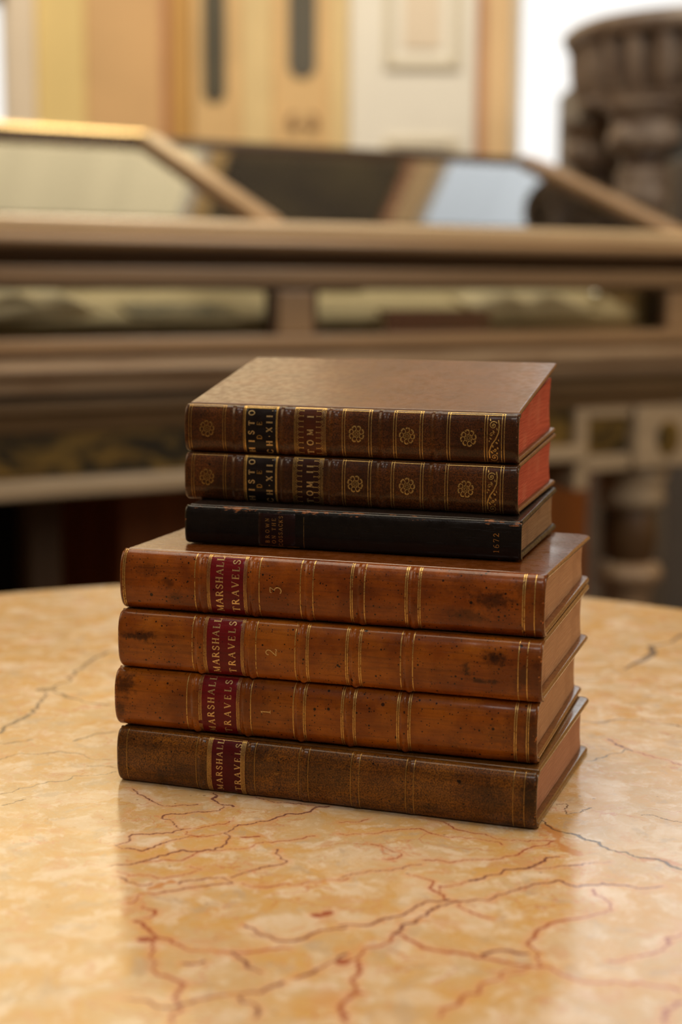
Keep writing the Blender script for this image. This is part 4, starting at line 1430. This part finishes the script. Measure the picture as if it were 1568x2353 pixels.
def vine(F, A, b, wd):
    """scrolling foliage filling the narrow head panel; a runs over the spine thickness"""
    h = wd / 2
    F.line([(A * .90, b - h * .75), (A * .80, b - h * .95), (A * .66, b - h * .85), (A * .54, b - h * .35), (A * .44, b + h * .35), (A * .30, b + h * .85), (A * .17, b + h * .75)], .62, 1)
    spiral(F, A * .80, b + h * .15, h * .78, -60, 1.5, .46, 1)
    spiral(F, A * .19, b - h * .12, h * .78, 120, 1.5, .34, 1)
    spiral(F, A * .62, b + h * .42, h * .48, -80, 1.0, .30, 1)
    spiral(F, A * .34, b - h * .25, h * .40, 100, .9, .36, 1)
    for a, bb, rx, ry, ro in ((.68, .05, .8, .4, .6), (.55, .62, .7, .4, .9), (.47, -.55, .75, .42, .9), (.41, .2, .9, .38, .4), (.37, -.75, .6, .42, .3),
                              (.90, .75, .7, .3, .2), (.08, -.7, .6, .35, -.3), (.29, .35, .9, .4, .8), (.50, .85, .5, .3, 0), (.52, -.9, .5, .3, .2), (.27, -.62, .5, .38, 0), (.73, -.55, .7, .25, .3)):
        F.ell(A * a, b + h * bb, rx, ry, ro)


def tom_band(F, A, b, sgn, n=9):
    """toothed gilt border beside the volume line"""
    lo, hi = .07, .93
    F.line([(A * lo, b), (A * hi, b)], .16)
    st = A * (hi - lo) / n
    for i in range(n):
        a = A * lo + st * (i + .5)
        F.line([(a - st * .42, b + sgn * .25), (a, b + sgn * 1.2), (a + st * .42, b + sgn * .25)], .20)
        F.line([(a, b + sgn * 1.3), (a, b + sgn * 3.3)], .34)
        F.line([(a - .45, b + sgn * 3.3), (a + .45, b + sgn * 3.3)], .22)
        F.ell(a, b + sgn * .35, .28, .22)


RED = [
    dict(loc=(-.0790, .7989, .1338), yaw=-18.2468, T=.0239, tv=.0035, dth=.0035, bands=[28.8, 54.6, 79.9, 105.1, 131.8], hist=(33.2, 50.9), tom=(59.2, 74.9), tml='TOM II',
         panels=((4.8, 22.3), (85.8, 99.1), (110.9, 125.7), (138.1, 165.4)), vine=(156.9, 165.4), vc=160.7, fl=(12.6, 91.9, 118.4, 147.8), lines=(38.2, 42.4, 47.9), tl=69.4,
         label='dark brown gilt-tooled book with red page edges marked TOM II, lying on the black book'),
    dict(loc=(-.0791, .8010, .1580), yaw=-18.1339, T=.0241, tv=.0070, dth=.0128, bands=[28.9, 54.9, 80.1, 106.1, 132.7], hist=(32.8, 51.2), tom=(60.0, 76.2), tml='TOM I',
         panels=((3.4, 22.0), (85.6, 99.3), (112.0, 125.4), (139.0, 165.8)), vine=(157.5, 165.8), vc=161.4, fl=(12.7, 92.4, 118.3, 148.9), lines=(38.2, 42.4, 47.9), tl=69.6,
         label='topmost brown gilt-tooled book with red page edges, its broad upper cover in full view'),
]
for i, d in enumerate(RED):
    sm = leather('mottled_calf_' + 'ab'[i], (0.165, 0.050, 0.009), (0.085, 0.025, 0.006), (0.022, 0.008, 0.003), .25, .6, .34, mottle=.85, off=61 * i + 19, T=d['T'], L=.1731, coat=.40)
    cm = leather('brown_calf_board_' + 'ab'[i], (0.205, 0.082, 0.025), (0.155, 0.064, 0.021), (0.090, 0.036, 0.012), .05, .35, .40, off=23 * i + 41, T=.5, L=.5, coat=.2, fine=.3, bump=.16, spec=.4, dust=(0.13, 0.062, 0.022))
    x, y, z = d['loc']
    b = Book('leather_book', d['label'], 'book', 'small dark volumes with red page edges', (x, y, TABLE_Z + z + .0009 + .0002 * i), math.radians(d['yaw']), .1731, .0976, d['T'], .0042, d['tv'], d['dth'],
             d['dth'] * (.62 if i else .9), dict(spine=sm, cover=cm, pages=R_PAGE, warp=0), 12.3 + i * 2.9, ppow=2.8, corner=.0022, bt=.0022, sq=.0028)
    A = b.A * 1000
    for u in d['bands']: b.band(u / 1000, .0011, .0028)
    # title pieces
    b.patch((d['hist'][0] + .6) / 1000, (d['hist'][1] - .6) / 1000, leather('black_title_leather_' + 'ab'[i], (0.014, 0.007, 0.006), (0.009, 0.005, 0.005), (0.005, 0.003, 0.003), .1, .4, .36, T=.5, L=.5, off=i * 9),
            a0=.05, a1=.95, off=.0001, label='near-black title label')
    F = Flat()
    h0, h1 = d['hist']
    F.line([(A * .05, -h0 + .2), (A * .95, -h0 + .2)], .28)
    for u, w in ((h0 + .7, .75), (h1 - .7, 1.0)):
        F.line([(A * .06, -u), (A * .94, -u)], w)
    for a in (.955, .925, .905, .045, .07):
        F.line([(A * a, -h0), (A * a, -h1)], .24)
    b.wrap(F, 'gilt_label_border', GOLD, 0.0, off=.00018)
    for txt, u, hh, a0, a1 in (('HISTO', d['lines'][0] + .3, 3.0, .09, .86), ('DE', d['lines'][1] + .2, 2.6, .34, .66), ('CH-XII.', d['lines'][2] + .2, 3.0, .07, .88)):
        b.wrap(text_flat(txt, A * a0, A * a1, 0, hh, .06, 1.65), 'lettering', GOLD_T if txt != 'DE' else GOLD_D, u / 1000, off=.0002, label='gilt lettering ' + txt)
    t0, t1 = d['tom']
    b.patch(t0 / 1000, t1 / 1000, leather('chestnut_volume_leather_' + 'ab'[i], (0.13, 0.030, 0.008) if i else (0.045, 0.012, 0.006), (0.08, 0.018, 0.006) if i else (0.03, 0.008, 0.005), (0.02, 0.006, 0.003), .1, .4, .36, T=.5, L=.5, off=i * 19),
            name='volume_label', a0=.05, a1=.95, off=.0001, label='brown volume label with toothed gilt borders')
    F = Flat()
    for u in (t0, t0 + .7, t1, t1 - .7): F.line([(A * .05, -u), (A * .95, -u)], .24)
    for a in (.95, .93, .05, .07): F.line([(A * a, -t0), (A * a, -t1)], .24)
    tom_band(F, A, -(t0 + 1.4), -1)
    tom_band(F, A, -(t1 - 1.4), 1)
    b.wrap(F, 'gilt_toothed_border', GOLD_M, 0.0, off=.0002)
    b.wrap(text_flat(d['tml'], A * .10, A * .80, 0, 3.1, .05, 1.5), 'lettering', GOLD_T, (d['tl'] + .3) / 1000, off=.00022, label='gilt lettering ' + d['tml'])
    # gilt frames and ornaments
    for j, (p0, p1) in enumerate(d['panels']):
        F = Flat()
        for u in (p0 - .65, p0 + .65, p1 - .65, p1 + .65): F.line([(A * .045, -u), (A * .955, -u)], .34)
        for a in (.955, .915, .05, .085): F.line([(A * a, -(p0 - .7)), (A * a, -(p1 + .7))], .30 if a > .5 else .2)
        b.wrap(F, 'gilt_frame', GOLD_M if j else GOLD_D, 0.0)
        F = Flat(); flower(F, A * .5, 0, 4.1, 10 + 17 * j + 40 * i)
        b.wrap(F, 'gilt_flower', GOLD_D if j == 0 else GOLD_M, d['fl'][j] / 1000)
    F = Flat()
    for u in (d['vine'][0] - .65, d['vine'][0] + .65): F.line([(A * .05, -u), (A * .92, -u)], .34)
    vine(F, A * .92, -d['vc'], 5.2)
    b.wrap(F, 'gilt_scroll_band', GOLD, 0.0)
    d['book'] = b
